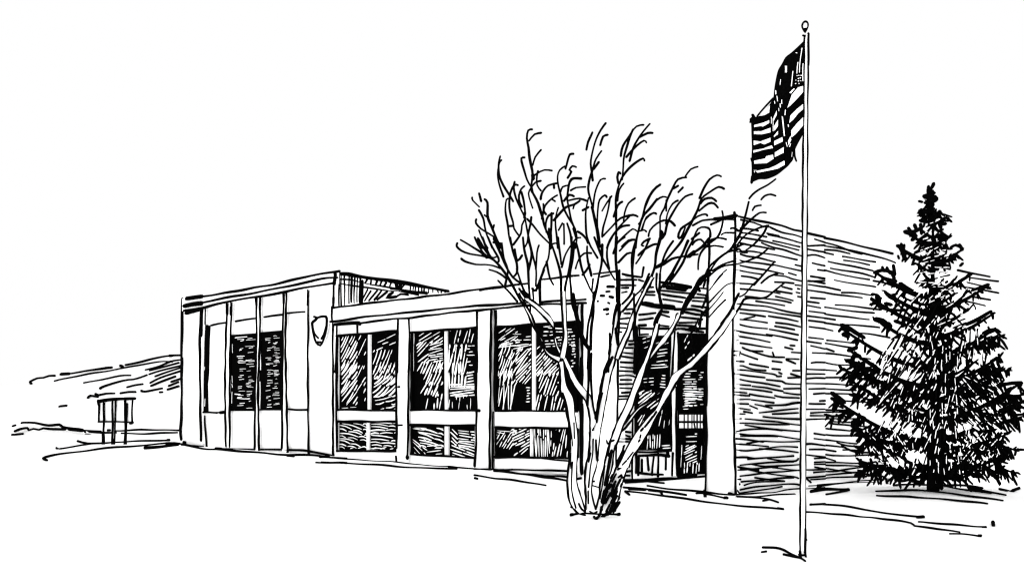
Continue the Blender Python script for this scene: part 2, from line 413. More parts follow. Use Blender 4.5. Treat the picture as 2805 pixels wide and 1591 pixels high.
bay((911, 897, 1122), (1163, 1165, 1243, 1254),
    {'mull': (1217.5, 1223), 'ms': 1,
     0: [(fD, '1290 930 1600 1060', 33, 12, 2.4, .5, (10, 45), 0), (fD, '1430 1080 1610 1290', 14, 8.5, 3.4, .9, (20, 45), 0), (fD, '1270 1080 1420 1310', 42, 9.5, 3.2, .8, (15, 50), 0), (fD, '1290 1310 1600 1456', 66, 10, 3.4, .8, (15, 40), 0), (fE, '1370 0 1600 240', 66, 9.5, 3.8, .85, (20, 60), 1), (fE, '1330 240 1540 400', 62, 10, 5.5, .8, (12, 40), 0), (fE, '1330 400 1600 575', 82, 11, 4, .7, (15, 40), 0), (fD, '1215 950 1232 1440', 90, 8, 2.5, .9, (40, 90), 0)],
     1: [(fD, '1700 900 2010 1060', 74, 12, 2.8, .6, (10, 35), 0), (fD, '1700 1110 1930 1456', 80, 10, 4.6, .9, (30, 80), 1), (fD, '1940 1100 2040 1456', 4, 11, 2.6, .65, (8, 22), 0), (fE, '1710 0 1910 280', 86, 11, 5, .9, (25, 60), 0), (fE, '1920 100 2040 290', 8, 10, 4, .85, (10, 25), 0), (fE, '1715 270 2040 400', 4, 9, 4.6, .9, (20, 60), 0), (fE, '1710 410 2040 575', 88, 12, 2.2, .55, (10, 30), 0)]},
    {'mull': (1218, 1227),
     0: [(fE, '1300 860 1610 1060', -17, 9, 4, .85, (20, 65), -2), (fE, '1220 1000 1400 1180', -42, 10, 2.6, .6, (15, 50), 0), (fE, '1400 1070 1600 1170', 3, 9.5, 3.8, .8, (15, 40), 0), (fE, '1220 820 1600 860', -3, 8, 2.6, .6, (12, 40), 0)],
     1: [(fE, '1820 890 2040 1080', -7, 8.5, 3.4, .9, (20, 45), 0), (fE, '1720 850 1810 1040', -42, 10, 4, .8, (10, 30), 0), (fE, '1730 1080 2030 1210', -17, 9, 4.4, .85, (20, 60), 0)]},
    1125, 1305, (), 'm')
random.seed(45)
bay((896, 880, 1124), (1170, 1173, 1252, 1254),
    {'mull': (1457.5, 1464),
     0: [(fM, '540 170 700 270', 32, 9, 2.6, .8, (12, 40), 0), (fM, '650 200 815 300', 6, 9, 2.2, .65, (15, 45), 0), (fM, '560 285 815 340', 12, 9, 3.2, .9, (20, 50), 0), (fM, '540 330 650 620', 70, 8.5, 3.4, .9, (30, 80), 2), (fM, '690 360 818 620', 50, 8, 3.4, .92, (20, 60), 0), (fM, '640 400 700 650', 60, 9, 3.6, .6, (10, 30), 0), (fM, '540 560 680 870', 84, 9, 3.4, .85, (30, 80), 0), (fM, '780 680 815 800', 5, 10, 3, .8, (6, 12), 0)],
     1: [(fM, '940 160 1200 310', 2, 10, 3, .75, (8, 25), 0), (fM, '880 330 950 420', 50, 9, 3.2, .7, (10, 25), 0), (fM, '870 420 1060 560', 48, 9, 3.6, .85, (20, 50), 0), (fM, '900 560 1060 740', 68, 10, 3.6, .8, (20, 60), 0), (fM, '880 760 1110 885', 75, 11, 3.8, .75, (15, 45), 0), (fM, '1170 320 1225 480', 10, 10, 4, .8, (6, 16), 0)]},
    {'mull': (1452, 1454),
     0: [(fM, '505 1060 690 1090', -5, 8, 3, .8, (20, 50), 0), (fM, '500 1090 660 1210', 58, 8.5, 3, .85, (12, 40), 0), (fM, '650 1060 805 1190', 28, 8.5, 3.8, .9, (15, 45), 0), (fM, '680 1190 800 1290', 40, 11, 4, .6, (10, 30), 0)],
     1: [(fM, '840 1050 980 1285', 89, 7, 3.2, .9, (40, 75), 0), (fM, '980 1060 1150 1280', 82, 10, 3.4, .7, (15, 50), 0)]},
    1356, 1581, ((fM, 'w4 540 140 700 135 820 128'), (fD, 'w6 2312 620 2320 800 2310 1000 2312 1456'), (fE, 'w6 2310 0 2305 300 2310 600 / w4 2285 620 2280 1100 2285 1390'), (fM, 'w5 480 1290 600 1300 / w4 750 1300 900 1305 1060 1325 1165 1335')), 'r')

# --- end wall of the wing inside the entrance recess
m = MB()
fr = [on(P2W, *p) for p in ((1691, 747), (1945, 795), (1945, 1310), (1691, 1345))]
nw = Vector((P2W.n.x, P2W.n.y, 0)); ext = Vector((D2.x, D2.y, 0)) * 2.5
fr = [fr[0], fr[1] + ext, fr[2] + ext, fr[3]]
m.prism(fr, [p + nw * .3 for p in fr], W)
sf = P2W.o(.02)
m.inks(fT2, 'w5 2040 405 2150 430 2260 442 / 2010 470 2190 472 / 2220 470 2280 490', sf)
m.inks(fR2, '''165 65 340 68/170 125 330 130/170 155 250 152/170 210 235 200/410 150 525 150/400 200 540 200/430 235 540 235/600 185 760 200 930 215/620 225 880 268/630 280 850 315
1010 225 1120 240/965 265 1110 268/960 300 1110 312/w8 620 95 780 115 940 150/w9 680 160 880 175/w12 390 325 560 355 750 375/w9 650 350 740 370/w6 760 390 900 390 1000 400 1120 440
w8 430 318 520 335/950 352 1110 370/w7 865 422 1000 450 1130 465/820 480 960 490 1070 505/810 540 1020 540/780 570 940 575 1000 590/770 615 850 605 1000 635 1080 648/w6 925 605 1150 608
370 450 460 445 550 435/365 510 520 490/w6 365 570 440 565/365 605 500 605 700 605/375 675 470 668/585 570 700 580/w5 600 415 690 425/610 450 705 480/225 395 320 390
195 437 270 435/160 500 260 490/150 552 240 555/140 598 220 600/110 645 175 645/235 740 300 740/w5 255 780 300 780/215 820 300 822/190 875 300 880/170 915 310 935/160 975 300 985/155 1030 300 1040
150 1075 320 1085/150 1130 260 1125 320 1140/160 1172 285 1175/150 1218 300 1220/150 1265 310 1265/170 1315 300 1305/140 1355 240 1350/140 1390 230 1385
w6 640 130 760 150 900 165 / 1010 150 1040 190 / 1010 155 1120 165''', sf)
m.inks(fR3, '150 200 190 175/160 250 200 248/155 285 200 288/200 490 270 500/210 530 270 545/w5 130 570 280 570/120 600 280 605/175 655 280 655/150 940 280 925/130 980 265 980/w11 160 1035 500 1032 900 1010 1140 995/w7 200 1050 420 1045/w6 800 985 1000 970', ENDBASE)
m.build('brick_end_wall', B)
random.seed(55)
o = window('window'); p = MB(); sp = P2W.o(.035)
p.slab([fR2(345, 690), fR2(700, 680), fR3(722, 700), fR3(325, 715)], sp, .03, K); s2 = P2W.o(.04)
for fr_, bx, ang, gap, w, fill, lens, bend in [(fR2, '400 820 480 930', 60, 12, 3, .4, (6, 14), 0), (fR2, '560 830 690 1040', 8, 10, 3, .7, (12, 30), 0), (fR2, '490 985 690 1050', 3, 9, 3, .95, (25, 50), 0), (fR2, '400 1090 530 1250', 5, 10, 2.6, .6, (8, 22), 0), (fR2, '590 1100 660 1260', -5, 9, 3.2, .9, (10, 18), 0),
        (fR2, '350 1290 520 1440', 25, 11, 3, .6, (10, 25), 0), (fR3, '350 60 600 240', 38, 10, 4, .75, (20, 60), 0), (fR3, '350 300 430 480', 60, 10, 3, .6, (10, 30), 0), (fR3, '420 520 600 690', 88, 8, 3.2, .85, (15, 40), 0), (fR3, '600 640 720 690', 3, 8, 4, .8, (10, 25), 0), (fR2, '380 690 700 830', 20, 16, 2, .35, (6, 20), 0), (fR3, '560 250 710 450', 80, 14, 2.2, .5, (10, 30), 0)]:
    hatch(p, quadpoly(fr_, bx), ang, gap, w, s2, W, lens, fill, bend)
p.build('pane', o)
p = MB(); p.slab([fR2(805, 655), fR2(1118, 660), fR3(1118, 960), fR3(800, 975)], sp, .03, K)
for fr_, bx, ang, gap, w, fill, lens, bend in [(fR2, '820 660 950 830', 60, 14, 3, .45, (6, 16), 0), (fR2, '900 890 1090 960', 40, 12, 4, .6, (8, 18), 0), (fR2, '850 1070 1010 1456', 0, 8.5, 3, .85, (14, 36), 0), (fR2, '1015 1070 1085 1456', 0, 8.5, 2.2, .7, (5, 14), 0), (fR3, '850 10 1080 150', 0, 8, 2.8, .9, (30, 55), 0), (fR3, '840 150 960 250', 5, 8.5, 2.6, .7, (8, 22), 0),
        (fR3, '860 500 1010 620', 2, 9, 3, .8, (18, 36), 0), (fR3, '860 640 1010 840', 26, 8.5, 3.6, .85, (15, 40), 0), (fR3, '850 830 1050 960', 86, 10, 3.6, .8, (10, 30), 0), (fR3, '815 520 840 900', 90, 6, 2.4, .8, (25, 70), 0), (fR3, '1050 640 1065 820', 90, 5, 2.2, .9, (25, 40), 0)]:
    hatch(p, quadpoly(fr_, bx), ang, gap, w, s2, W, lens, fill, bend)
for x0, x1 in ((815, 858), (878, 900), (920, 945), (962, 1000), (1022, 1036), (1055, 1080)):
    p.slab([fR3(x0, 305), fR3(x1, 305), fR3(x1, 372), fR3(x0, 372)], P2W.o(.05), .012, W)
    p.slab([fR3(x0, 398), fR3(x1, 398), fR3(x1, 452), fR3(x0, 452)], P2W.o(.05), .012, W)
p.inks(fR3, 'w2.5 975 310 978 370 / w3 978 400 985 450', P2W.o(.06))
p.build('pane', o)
f = MB(); sq = P2W.o(.06)
f.slab([fR2(728, 690), fR2(790, 650), fR3(790, 975), fR3(735, 985)], P2W.o(.055), .05)
f.inks(fR2, 'w9 335 590 335 760 320 1000 315 1100 / w4.5 765 640 752 780 740 1000 725 1200/ w4.5 798 650 805 900 800 1100 795 1300 790 1456/w5 715 690 708 900 700 1100 705 1300 715 1456 / w4 365 580 372 680 / w4 770 620 800 605 960 640', sq)
f.inks(fR3, 'w5 780 0 778 300 780 600 785 980/w5 722 0 718 300 725 690 / w4 805 0 800 250 / w4 300 300 292 600 290 1010/ w6 325 150 330 500 335 800 335 950 / w5 740 725 738 850 735 980 / w5 360 760 360 975 / w10 1100 0 1095 300 1092 600 1095 900', sq)
f.build('frame', o)
m = MB(); m.slab([fR3(300, 702), fR3(722, 702), fR3(725, 990), fR3(300, 1010)], P2W.o(.045), .04)
m.inks(fR3, 'w6 290 712 500 720 720 700/w7 360 762 560 748 700 765/w10 675 700 690 760/400 800 400 940/w6 460 780 475 920/530 770 510 970/580 735 578 990/665 765 660 910/w6 370 945 480 965 635 965', P2W.o(.055))
m.build('base_panel', B)

# --- brick wall on the right and its white end pier
m = MB()
fr = [on(P2B, *p) for p in ((2013, 593), (2735, 758), (2735, 1310), (2013, 1372))]
tz = fr[0].z
fr[1].z = tz - .15; fr[2].z = fr[3].z
nb = Vector((P2B.n.x, P2B.n.y, 0))
m.prism(fr, [p + nb * .78 for p in fr], W)
random.seed(5)
sf = BRICKBASE
m.inks(fR1, '''w6.5 1465 700 1650 740 1800 770 1950 800 2080 850 2175 865 2220 880 2427 930
1490 735 1640 770 1740 810 1820 815/1820 820 1960 880 2090 905 2170 930/1480 830 1590 840 1690 860/1500 880 1640 900 1780 925/1780 885 1850 900 1920 915/1800 900 1930 930 2060 965 2150 990 2220 995
1850 970 1990 1000 2150 1035/1440 920 1600 950 1760 975 1900 1010 2140 1075/1720 990 1850 1040 2000 1080 2175 1140/1460 985 1560 1010 1730 1040 1870 1070/1440 1090 1600 1085 1750 1110 1900 1130 2120 1180
1430 1170 1540 1200 1700 1215 1850 1240/1480 1110 1560 1140 1700 1160 1880 1205/1850 1235 2000 1265 2180 1305/1440 1235 1600 1265 1750 1290 1970 1335/2095 1235 2170 1250/1440 1290 1560 1315 1740 1340
2020 1325 2110 1350/1500 1360 1600 1370 1690 1395/1870 1350 1990 1365 2060 1390 2170 1415/1870 1425 2000 1430 2080 1440/1435 1440 1640 1450
2310 950 2427 985/2235 1025 2427 1020/2230 1060 2427 1095/2240 1130 2320 1125 2427 1160/2285 1215 2427 1245/2345 1290 2427 1300/2265 1360 2427 1395/2240 1415 2427 1415''', sf, ws=.78, wob=.4)
m.inks(fR2, '''1480 165 1680 185 1840 200 1930 220/1880 185 2060 220/1950 140 2060 170/2095 125 2160 130/2120 165 2150 170/2105 205 2150 215/2125 250 2160 255/1880 250 2075 295/1540 250 1700 265 1900 290 2050 320
1660 300 1810 325 1980 350/1440 330 1600 345 1780 360 1950 405 2170 445/1480 390 1600 405 1760 410 1950 445 2160 475/1430 430 1600 445 1765 475/1800 465 1950 490 2130 525/1480 505 1640 520 1790 540/1650 470 1530 500
1880 540 2030 560 2170 590/1870 580 1980 595 2090 620/1470 560 1600 590 1790 605/1810 615 1960 640 2130 675/1430 625 1600 660 1840 690/1780 670 1950 695 2120 735/1470 690 1640 720 1820 755/1480 765 1640 790 1840 820
2040 790 2090 795/1980 810 2070 835/1510 815 1600 850 1740 858/1590 850 1720 890 1850 920 1975 925/1845 870 1860 915/1420 855 1490 865/1490 880 1580 910 1680 945/2055 870 2160 875/1995 940 2140 945/w6 2000 950 2100 995
1845 965 1950 980/1435 965 1530 970/1590 995 1800 1035/1445 1020 1520 1020 1620 1055 1770 1070/1450 1060 1600 1075 1860 1110 1890 1135 1940 1135/1840 1050 1930 1060/2070 1070 2145 1070/1915 1090 1950 1105/2045 1105 2160 1140
1420 1105 1600 1130 1760 1150/1780 1170 1950 1190 1990 1215 2160 1220/1430 1155 1600 1190 1760 1215 1930 1245/2015 1150 2160 1145/1435 1220 1600 1235/1620 1245 1780 1260 1860 1280 1960 1300/1970 1270 2160 1270
1420 1265 1580 1275 1840 1310/1430 1305 1560 1320/1970 1315 2080 1330 2160 1335/1425 1335 1590 1350/1590 1330 1700 1350 1870 1375/1870 1345 1960 1365 2140 1375/1445 1390 1600 1390/1610 1395 1740 1410 1860 1425
1460 670 1465 700/1435 740 1470 730/1440 780 1480 770/1420 900 1440 905/1470 880 1475 910
2265 25 2427 50/2245 75 2427 105/2245 120 2427 145/2225 180 2427 205/2265 262 2427 278/2235 305 2360 325/2225 350 2380 375/2250 415 2427 435/2235 465 2427 492/2245 515 2427 540/2250 585 2427 605/2245 705 2410 722/2220 745 2385 772
2270 797 2427 830/2285 875 2427 877/2275 985 2330 978 2427 982/2220 1055 2427 1062/2220 1110 2427 1108/2225 1160 2330 1150 2427 1155/2215 1215 2427 1215/2250 1275 2427 1268/2300 1330 2427 1322/2365 1405 2427 1400/2250 1435 2427 1440''', sf, ws=.78, wob=.4)
m.inks(fR3, '''1440 180 1580 185/w6.5 1770 205 1990 195 2060 180 2140 172/1650 190 1740 210 1840 230/1595 205 1680 240/1455 230 1600 252/1525 270 1620 288/1435 298 1540 298/1700 285 1850 265 2000 250 2130 235/1845 295 2000 292 2130 285
w6.5 1740 328 1870 340 2140 355/1410 355 1500 350/1540 352 1700 365 1900 385 2000 400 2160 420/1435 400 1600 400 1900 415 2030 412/1540 420 1700 445 1950 475 2170 490/1435 490 1560 470 1800 465 1950 480/1415 510 1600 530 1800 535 1900 540 2150 575
1490 540 1640 540 1900 545/w6 1430 570 1600 585 1740 605/1560 625 1700 600 1900 605 2140 600/1430 625 1600 640 1800 655/1435 690 1550 705 1700 690 1900 660 2120 662/1700 680 1860 690 2000 705 2130 720/w6 1435 775 1560 775 1640 790 1800 780 2080 760
w6 1570 800 1700 785/1790 790 1950 815 2100 815 2130 790/1450 870 1600 850 1800 835 2080 825/1600 850 1750 875 1950 870 2140 855/w6 1450 880 1560 900 1690 915/1450 915 1700 900 1900 880/1850 890 2000 910 2140 920/1470 985 1600 970 1800 945 2140 920
1580 910 1750 950 1900 970 2080 990 2130 1010/1450 1018 1490 1018/1650 1000 1780 1020 1980 1040/1500 1045 1650 1035 1900 1010 2080 1000/1530 1085 1600 1065 1750 1045 1970 1040/1480 1135 1650 1105 1850 1085 2080 1070 2140 1080/1480 1175 1650 1150 1950 1100
w8 1440 1195 1650 1180 1850 1170 2000 1140 2140 1130/w8 1450 1215 1650 1215 1900 1195 2090 1185/w6 1450 1140 1480 1180/w7 1470 1070 1480 1075
2255 20 2427 15/2300 75 2427 68/2370 152 2427 150/2265 188 2427 185/2215 245 2427 245/2270 285 2427 278/2265 315 2427 318/2215 360 2427 350/2305 510 2427 530/2305 570 2427 582/w6 2215 630 2270 625 2427 648/2255 688 2427 690/2215 750 2427 772/2310 790 2427 780
2310 830 2427 825/2310 855 2427 850/2315 885 2427 905/2215 915 2427 910/2300 945 2427 935/2220 1000 2427 985/2270 1025 2427 1012/2220 1010 2270 1055/2250 1095 2427 1090/2195 1130 2427 1110/w6 2265 1165 2427 1140''', sf, ws=.78, wob=.4)
m.inks(fS1, '''w6 190 555 400 600 600 650 795 695/w5 190 598 300 625 420 670 520 700/w5 190 628 420 665 600 710 740 745 820 775/190 660 300 670 415 695/190 688 270 705/350 720 500 745 640 770/360 755 500 775 590 795/220 765 400 800 620 845
240 825 400 850 540 875 625 900/190 840 330 880 590 925/w3.5 275 930 450 960 645 990/190 988 330 1018/190 1040 350 1065 525 1085/340 1040 480 1045 620 1065/620 935 720 955 810 990/285 1150 450 1160 690 1195/190 1168 400 1200 630 1222
190 1228 300 1245 585 1278/190 1265 285 1282/190 1308 330 1330/340 1325 500 1330 680 1350/190 1362 265 1378/500 1400 620 1410 770 1440
w6 1370 840 1500 870 1655 900/1490 910 1730 940/1450 950 1660 995/1380 985 1560 1010 1730 1045/1500 1075 1660 1105/1420 1110 1615 1157/1420 1190 1460 1200 1510 1145 1530 1190''', sf, ws=.78, wob=.4)
m.inks(fS2, '''195 95 420 120/185 122 405 158/190 165 255 187/190 205 250 210 430 235 560 250/190 285 280 300 430 300/190 343 280 350/190 405 345 403/190 457 440 470/190 500 440 512/190 538 480 545/330 600 600 615 850 640/190 672 380 680
190 692 400 695/w6 190 722 350 725/190 748 480 745/230 770 500 780/220 785 300 795 560 815/190 827 300 840 450 852/190 880 250 885 440 890/190 922 280 935 445 955/190 968 350 985/280 945 370 970 480 980/190 1005 270 1017/330 1007 470 1007
190 1075 270 1097/190 1043 300 1055 640 1045/w5 320 970 430 1020 600 1030/190 1108 250 1110 480 1115 700 1095/190 1132 300 1135 500 1140/190 1160 250 1170 400 1190 670 1228/190 1185 280 1180 480 1150 700 1130/190 1215 330 1200 500 1190/190 1240 250 1235 520 1225
w6.5 120 1300 250 1290 380 1275 640 1255 900 1235/w6 120 1314 350 1285 600 1275''', sf, ws=.78, wob=.4)
m.build('brick_wall', B)
m = MB()
m.slab([(1938, 599), (2014, 594), (2014, 1375), (1933, 1370)], P1.o(.03), .2)
m.inks(fR1, 'w4.5 1120 822 1150 850 1145 1000 1140 1250 1130 1456/w6.5 1425 655 1432 760 1430 1000 1425 1180 1420 1456/w9 1438 690 1300 722 1200 730/ w5.5 1200 730 1100 742 1050 755 960 800 / w5 1430 735 1300 735 1250 755 1160 790', P1.o(.05))
m.inks(fR2, 'w5.5 1128 0 1122 500 1115 1000 1110 1456/w5 1420 0 1408 500 1402 900 1412 1456/w7 1408 350 1400 480', P1.o(.05))
m.inks(fR3, 'w5 1105 180 1112 500 1106 800 1102 1140/w6 1412 180 1420 500 1435 1000 1435 1200/w9 1090 1150 1100 1220', Near(P1.o(.05), GR))
m.build('end_pier', B)

# ================================================================== EMBLEM etc done; SIGN BOARD
TB = at(*fA(1130, 1152), GR.Y(*fA(1130, 1152)))
YS = TB.y
SIGN = thing('sign_board', 'small blank white notice board on three thin posts left of the building', 'sign board', (TB.x, TB.y, TB.z))
sd = Depth(lambda a, b: YS)
m = MB()
q = [fA(985, 722), fA(1325, 700), fA(1320, 932), fA(985, 925)]
m.prism([at(*p, YS) for p in q], [at(*p, YS) + Vector((0, .08, 0)) for p in q], W)
m.inks(fA, 'w8 985 722 1060 710 1200 700 1345 695/w7 1240 697 1345 697/w4.5 985 720 988 820 985 925/w4.5 1322 700 1318 820 1318 935/w4.5 980 925 1100 927 1240 930 1320 935/w7 1300 940 1318 935/w6 980 715 985 760', sd)
m.build('board', SIGN)
for xl, xr, yt, yb, kind in ((1025, 1045, 738, 1158, 0), (1120, 1150, 715, 1158, 1), (1245, 1264, 715, 1162, 1)):
    m = MB(); a = [fA(xl, yt), fA(xr, yt), fA(xr - 8, yb + 14), fA(xl - 4, yb + 14)]
    m.prism([at(*p, YS - .04) for p in a], [at(*p, YS - .04) + Vector((0, .035, 0)) for p in a], W if kind else K)
    sp_ = Depth(lambda a_, b_: YS - .045)
    if kind:
        m.ink(4.2, [fA(xl, yt), fA(xl + 2, (yt + yb) / 2), fA(xl - 2, yb)], sp_); m.ink(4.2, [fA(xr, yt + (30 if xl > 1200 else 0)), fA(xr, (yt + yb) / 2), fA(xr - 12, yb)], sp_)
        m.ink(7, [fA(xl + 2, yb - 50), fA(xl + 5, yb)], sp_)
    else:
        m.ink(4.5, [fA(1035, 740), fA(1036, 900), fA(1030, 1040), fA(1030, 1155)], sp_); m.ink(7, [fA(1028, 1050), fA(1030, 1150)], sp_)
    m.build('post', SIGN)

# ================================================================== SHRUB at far left
cy = GR.Y(*fA(400, 1055)); cb = at(*fA(400, 1055), cy)
SHR = thing('low_shrub', 'low spreading shrub sketched as a thin mound at far left', 'shrub', (cb.x, cb.y, gz(cb.x, cb.y)))
top = [(125, 1030), (160, 1000), (215, 945), (345, 937), (490, 965), (590, 958), (640, 985), (760, 998), (830, 1012), (865, 1040)]
m = MB(); sh_ = Depth(lambda a, b: cy - .25)
tops = smooth([fA(*p) for p in top], 8)
rows = []
for k, (dyy, hs) in enumerate(((-.5, 0), (-.35, .6), (-.1, 1), (.3, .95), (.8, .5), (1.1, 0))):
    row = []
    for p in tops:
        t = at(p[0], p[1], cy); g = gz(t.x, cy) - .1
        row.append(Vector((t.x, cy + dyy, g + max(t.z - g, .05) * hs)))
    rows.append(row)
b0 = len(m.v); nn = len(tops)
for r in rows: m.v += r
for i in range(len(rows) - 1):
    for j in range(nn - 1): m.face((b0 + i * nn + j, b0 + i * nn + j + 1, b0 + (i + 1) * nn + j + 1, b0 + (i + 1) * nn + j), W)
m.inks(fA, '''w5.5 212 942 230 935 345 935 480 963 590 957 625 980 700 992 815 1002 850 1030
w5.5 150 1020 200 1000 270 990 285 1012 335 995 390 1005 430 992 500 1000 650 1000
w6 125 972 155 960/w9 690 1000 820 1010''', Depth(lambda a, b: cy - .55))
m.build('foliage', SHR)

# ================================================================== TERRAIN
m = MB()
xs = [-900, -400, -200, -120, -80, -60, -45, -35, -28] + [-24 + 1.5 * i for i in range(40)] + [40, 50, 70, 100, 160, 300, 600, 1200]
ys = [-30, -10, 0, 4] + [7 + 1.5 * i for i in range(34)] + [60, 66, 74, 84, 100, 130, 170, 240, 400, 800, 2000, 4000]
b0 = len(m.v)
for y in ys:
    for x in xs: m.v.append(Vector((x, y, gz(x, y))))
for j in range(len(ys) - 1):
    for i in range(len(xs) - 1):
        a = b0 + j * len(xs) + i; m.face((a, a + 1, a + 1 + len(xs), a + len(xs)), W)
random.seed(77)
m.inks(fE, '0 1300 300 1310 700 1330 1150 1365 1600 1380 1800 1388', GR)
m.inks(fC, 'w5 2015 1400 2250 1402 2427 1410/w5.5 230 1160 520 1215 700 1225 900 1245 1260 1268 1500 1290 1700 1305 2000 1302 2190 1332 2427 1345/w8 1640 1312 1720 1320/w7 2070 1330 2190 1328/w7 30 1150 120 1148 210 1155', GR)
m.inks(fT3, '''w6 170 985 400 1010 600 1040 830 1072/500 1020 700 1030 800 1040/0 1022 150 1045 400 1075 620 1110/w6 0 1050 25 1055/w5 860 1060 990 1042/w5 1000 1080 1060 1075/w3 980 1100 1110 1135/w6 1290 1130 1480 1150
w4.5 835 1370 900 1355 1050 1355 1250 1365/w6 840 1300 890 1300/w5 850 1285 890 1345/w5.5 1035 1385 1055 1400 1090 1365/w7 835 1370 850 1368/w7 1245 1366 1255 1365''', GR)
m.inks(fR3, '''w5 215 1160 500 1190 800 1235 1100 1275 1400 1315 1700 1340 1965 1360/215 1160 260 1200/w5 460 1100 650 1130 900 1150 1060 1170 1250 1190 1420 1200/w5 190 1115 430 1135 650 1165 890 1205/w5 1080 1185 1200 1210 1340 1240
w6 1165 1155 1280 1165 1420 1200/w8 260 1140 430 1150/w7 480 1150 620 1170/605 1160 620 1200/w6 1000 1185 1080 1185/w5 1460 1220 1700 1235 1820 1250 1910 1280/1740 1265 1800 1250/w6 400 1050 640 1068/w7 1900 1350 1965 1360/w7 1310 1238 1340 1240
w5.5 2265 1310 2427 1302''', GR)
m.inks(fL, '''w5 705 393 800 390 1000 410 1200 440 1400 475 1690 505/w5 650 457 850 470 1100 495 1300 515 1580 552 1610 578 1800 605 2005 632/w5 1645 543 1900 565 2235 590/1920 648 2050 650 2190 668/w8 2297 550 2300 580
w5 285 767 400 770 470 790 530 825 620 862 655 885/w4 275 805 315 800/w7 465 828 560 850 620 860/w8 1640 508 1690 506/w7 700 395 715 394/w7 2205 592 2235 590/w6 2170 668 2190 668''', GR)
m.inks(fS2, '''w7 65 1358 200 1342 380 1340/w5.5 190 1382 380 1345/690 1250 700 1290/w5 790 1250 800 1275 980 1240/w7 900 1270 980 1300/w5 750 1305 900 1300 1300 1310 1490 1328/605 1355 800 1348 1050 1352 1300 1385 1660 1430
610 1390 850 1400 1100 1415 1530 1456/1160 1310 1400 1350 1560 1370/1370 1325 1530 1360 1685 1385/w5 1630 1338 1730 1355 1800 1330/w8 1740 1352 1795 1332/1180 1220 1280 1215 1425 1210
w9 930 1280 1000 1290''', GR)
m.inks(fA, '''w4.5 775 1125 870 1150 1030 1150 1180 1135 1680 1120/w4.5 565 1195 600 1205 780 1170 900 1155/w5 465 1318 430 1298 520 1270 800 1230 1100 1195 1440 1170 1680 1145 1800 1155/w9 1445 1200 1600 1190 1770 1165
w4.5 1150 1025 1480 1015 1800 1020/w4.5 1210 1048 1480 1055 1770 1040/w8 850 1030 1000 1045/w5 1000 1045 1160 1045/w5 120 1065 300 1052 550 1040 720 1012/w6 1080 1022 1095 1022/w6 1670 1120 1685 1118''', GR)
m.build('lawn', kind='structure')
m = MB()
b0 = len(m.v); pr = []
hx = [-400, -300, -220, -160, -130, -110, -95, -85, -75, -68, -60, -54, -48, -40, -20, 20, 80, 160]
hy = [90, 96, 104, 112, 120, 130, 140, 150, 160, 180, 220, 300, 420]
hill_top = [fA(*p) for p in ((-300, 640), (60, 590), (300, 535), (430, 488), (600, 455), (1030, 395), (1250, 362), (1680, 270), (1820, 262), (2100, 250), (3200, 300), (6000, 420))]
def ridge(x):                                # height of the crest above the slope foot, for the world x on the slope
    best = None
    for (ax, ay), (bx, by) in zip(hill_top, hill_top[1:]):
        pa = on(Slope(), ax, ay); pb = on(Slope(), bx, by)
        if pa.x <= x <= pb.x: return pa.z + (pb.z - pa.z) * (x - pa.x) / (pb.x - pa.x)
    return on(Slope(), *hill_top[0]).z if x < 0 else on(Slope(), *hill_top[-1]).z
for y in hy:
    for x in hx:
        z = EZ - 1.6 + (y - 95) * .16; c = ridge(x)
        if z > c: z = c - (z - c) * .35
        m.v.append(Vector((x, y, max(z, gz(x, y) - .6))))
for j in range(len(hy) - 1):
    for i in range(len(hx) - 1):
        a = b0 + j * len(hx) + i; m.face((a, a + 1, a + 1 + len(hx), a + len(hx)), W)
m.inks(fA, '''w5 315 545 300 530 370 495 430 488 490 468 550 467/w5 600 455 660 448 720 447 880 415 1030 395 1115 388/w6 1200 368 1220 375/1250 362 1400 330 1530 300 1680 270 1820 265/w7 610 452 690 450/w6 1050 392 1115 388/w6 1690 268 1815 266
w3.5 540 520 800 465 1100 415 1400 360 1640 325 1720 330/w3.5 835 540 1050 498 1200 470 1305 463/1000 595 1020 580 1240 515 1340 500 1465 460/w3.5 1265 582 1340 560 1425 550/1450 412 1600 370 1700 330 1800 310/1490 418 1650 375 1780 342
1485 455 1600 420 1800 368/1550 475 1700 420 1800 388/1495 540 1600 490 1800 420/1505 570 1620 520 1750 475/1710 528 1800 500/1680 568 1780 530/1670 605 1780 570/1410 615 1445 627 1530 612 1620 592/1590 630 1620 630
1200 640 1280 628 1350 630/w5 975 660 950 648/875 685 900 665 980 680/980 660 1060 645 1145 645/590 778 600 770 665 762''', Slope(), nud=.9)
m.build('hill', kind='structure')

# ================================================================== FLAGPOLE AND FLAG
Y0 = GR.Y(2198, 1524); pb_ = at(2198, 1524, Y0)
PY = Y0
POLE = thing('flagpole', 'tall slim white flagpole with a ball on top standing on the lawn', 'flagpole', (pb_.x, pb_.y, pb_.z))
pd = Depth(lambda a, b: PY)
m = MB()
m.tube([at(2198, 1532, PY), at(2200, 1300, PY), at(2203, 800, PY), at(2208.5, 96, PY)], [7.4 * PY / F, 7.2 * PY / F, 6.5 * PY / F, 5.2 * PY / F], W, 16)
Lp = [(2191.3, 1528), (2192, 1400), (2194, 1100), (2197, 800), (2199, 500), (2201, 300), (2203, 98)]
Rp = [(2206, 1500), (2206, 1300), (2207, 1050), (2209, 800), (2211, 500), (2212, 300), (2214.5, 92)]
random.seed(12)
m.ink(4.2, Lp, pd, nud=.02); m.ink(4.2, Rp, pd, nud=.02); m.ink(5.5, [(2213.5, 180), (2214.5, 92)], pd, nud=.02)
m.ink(5, [(2199, 98), (2206, 99)], pd, nud=.04); m.inks(fL, 'w6 655 600 655 830 / w7 655 685 665 695', pd, nud=.03)
m.build('pole', POLE)
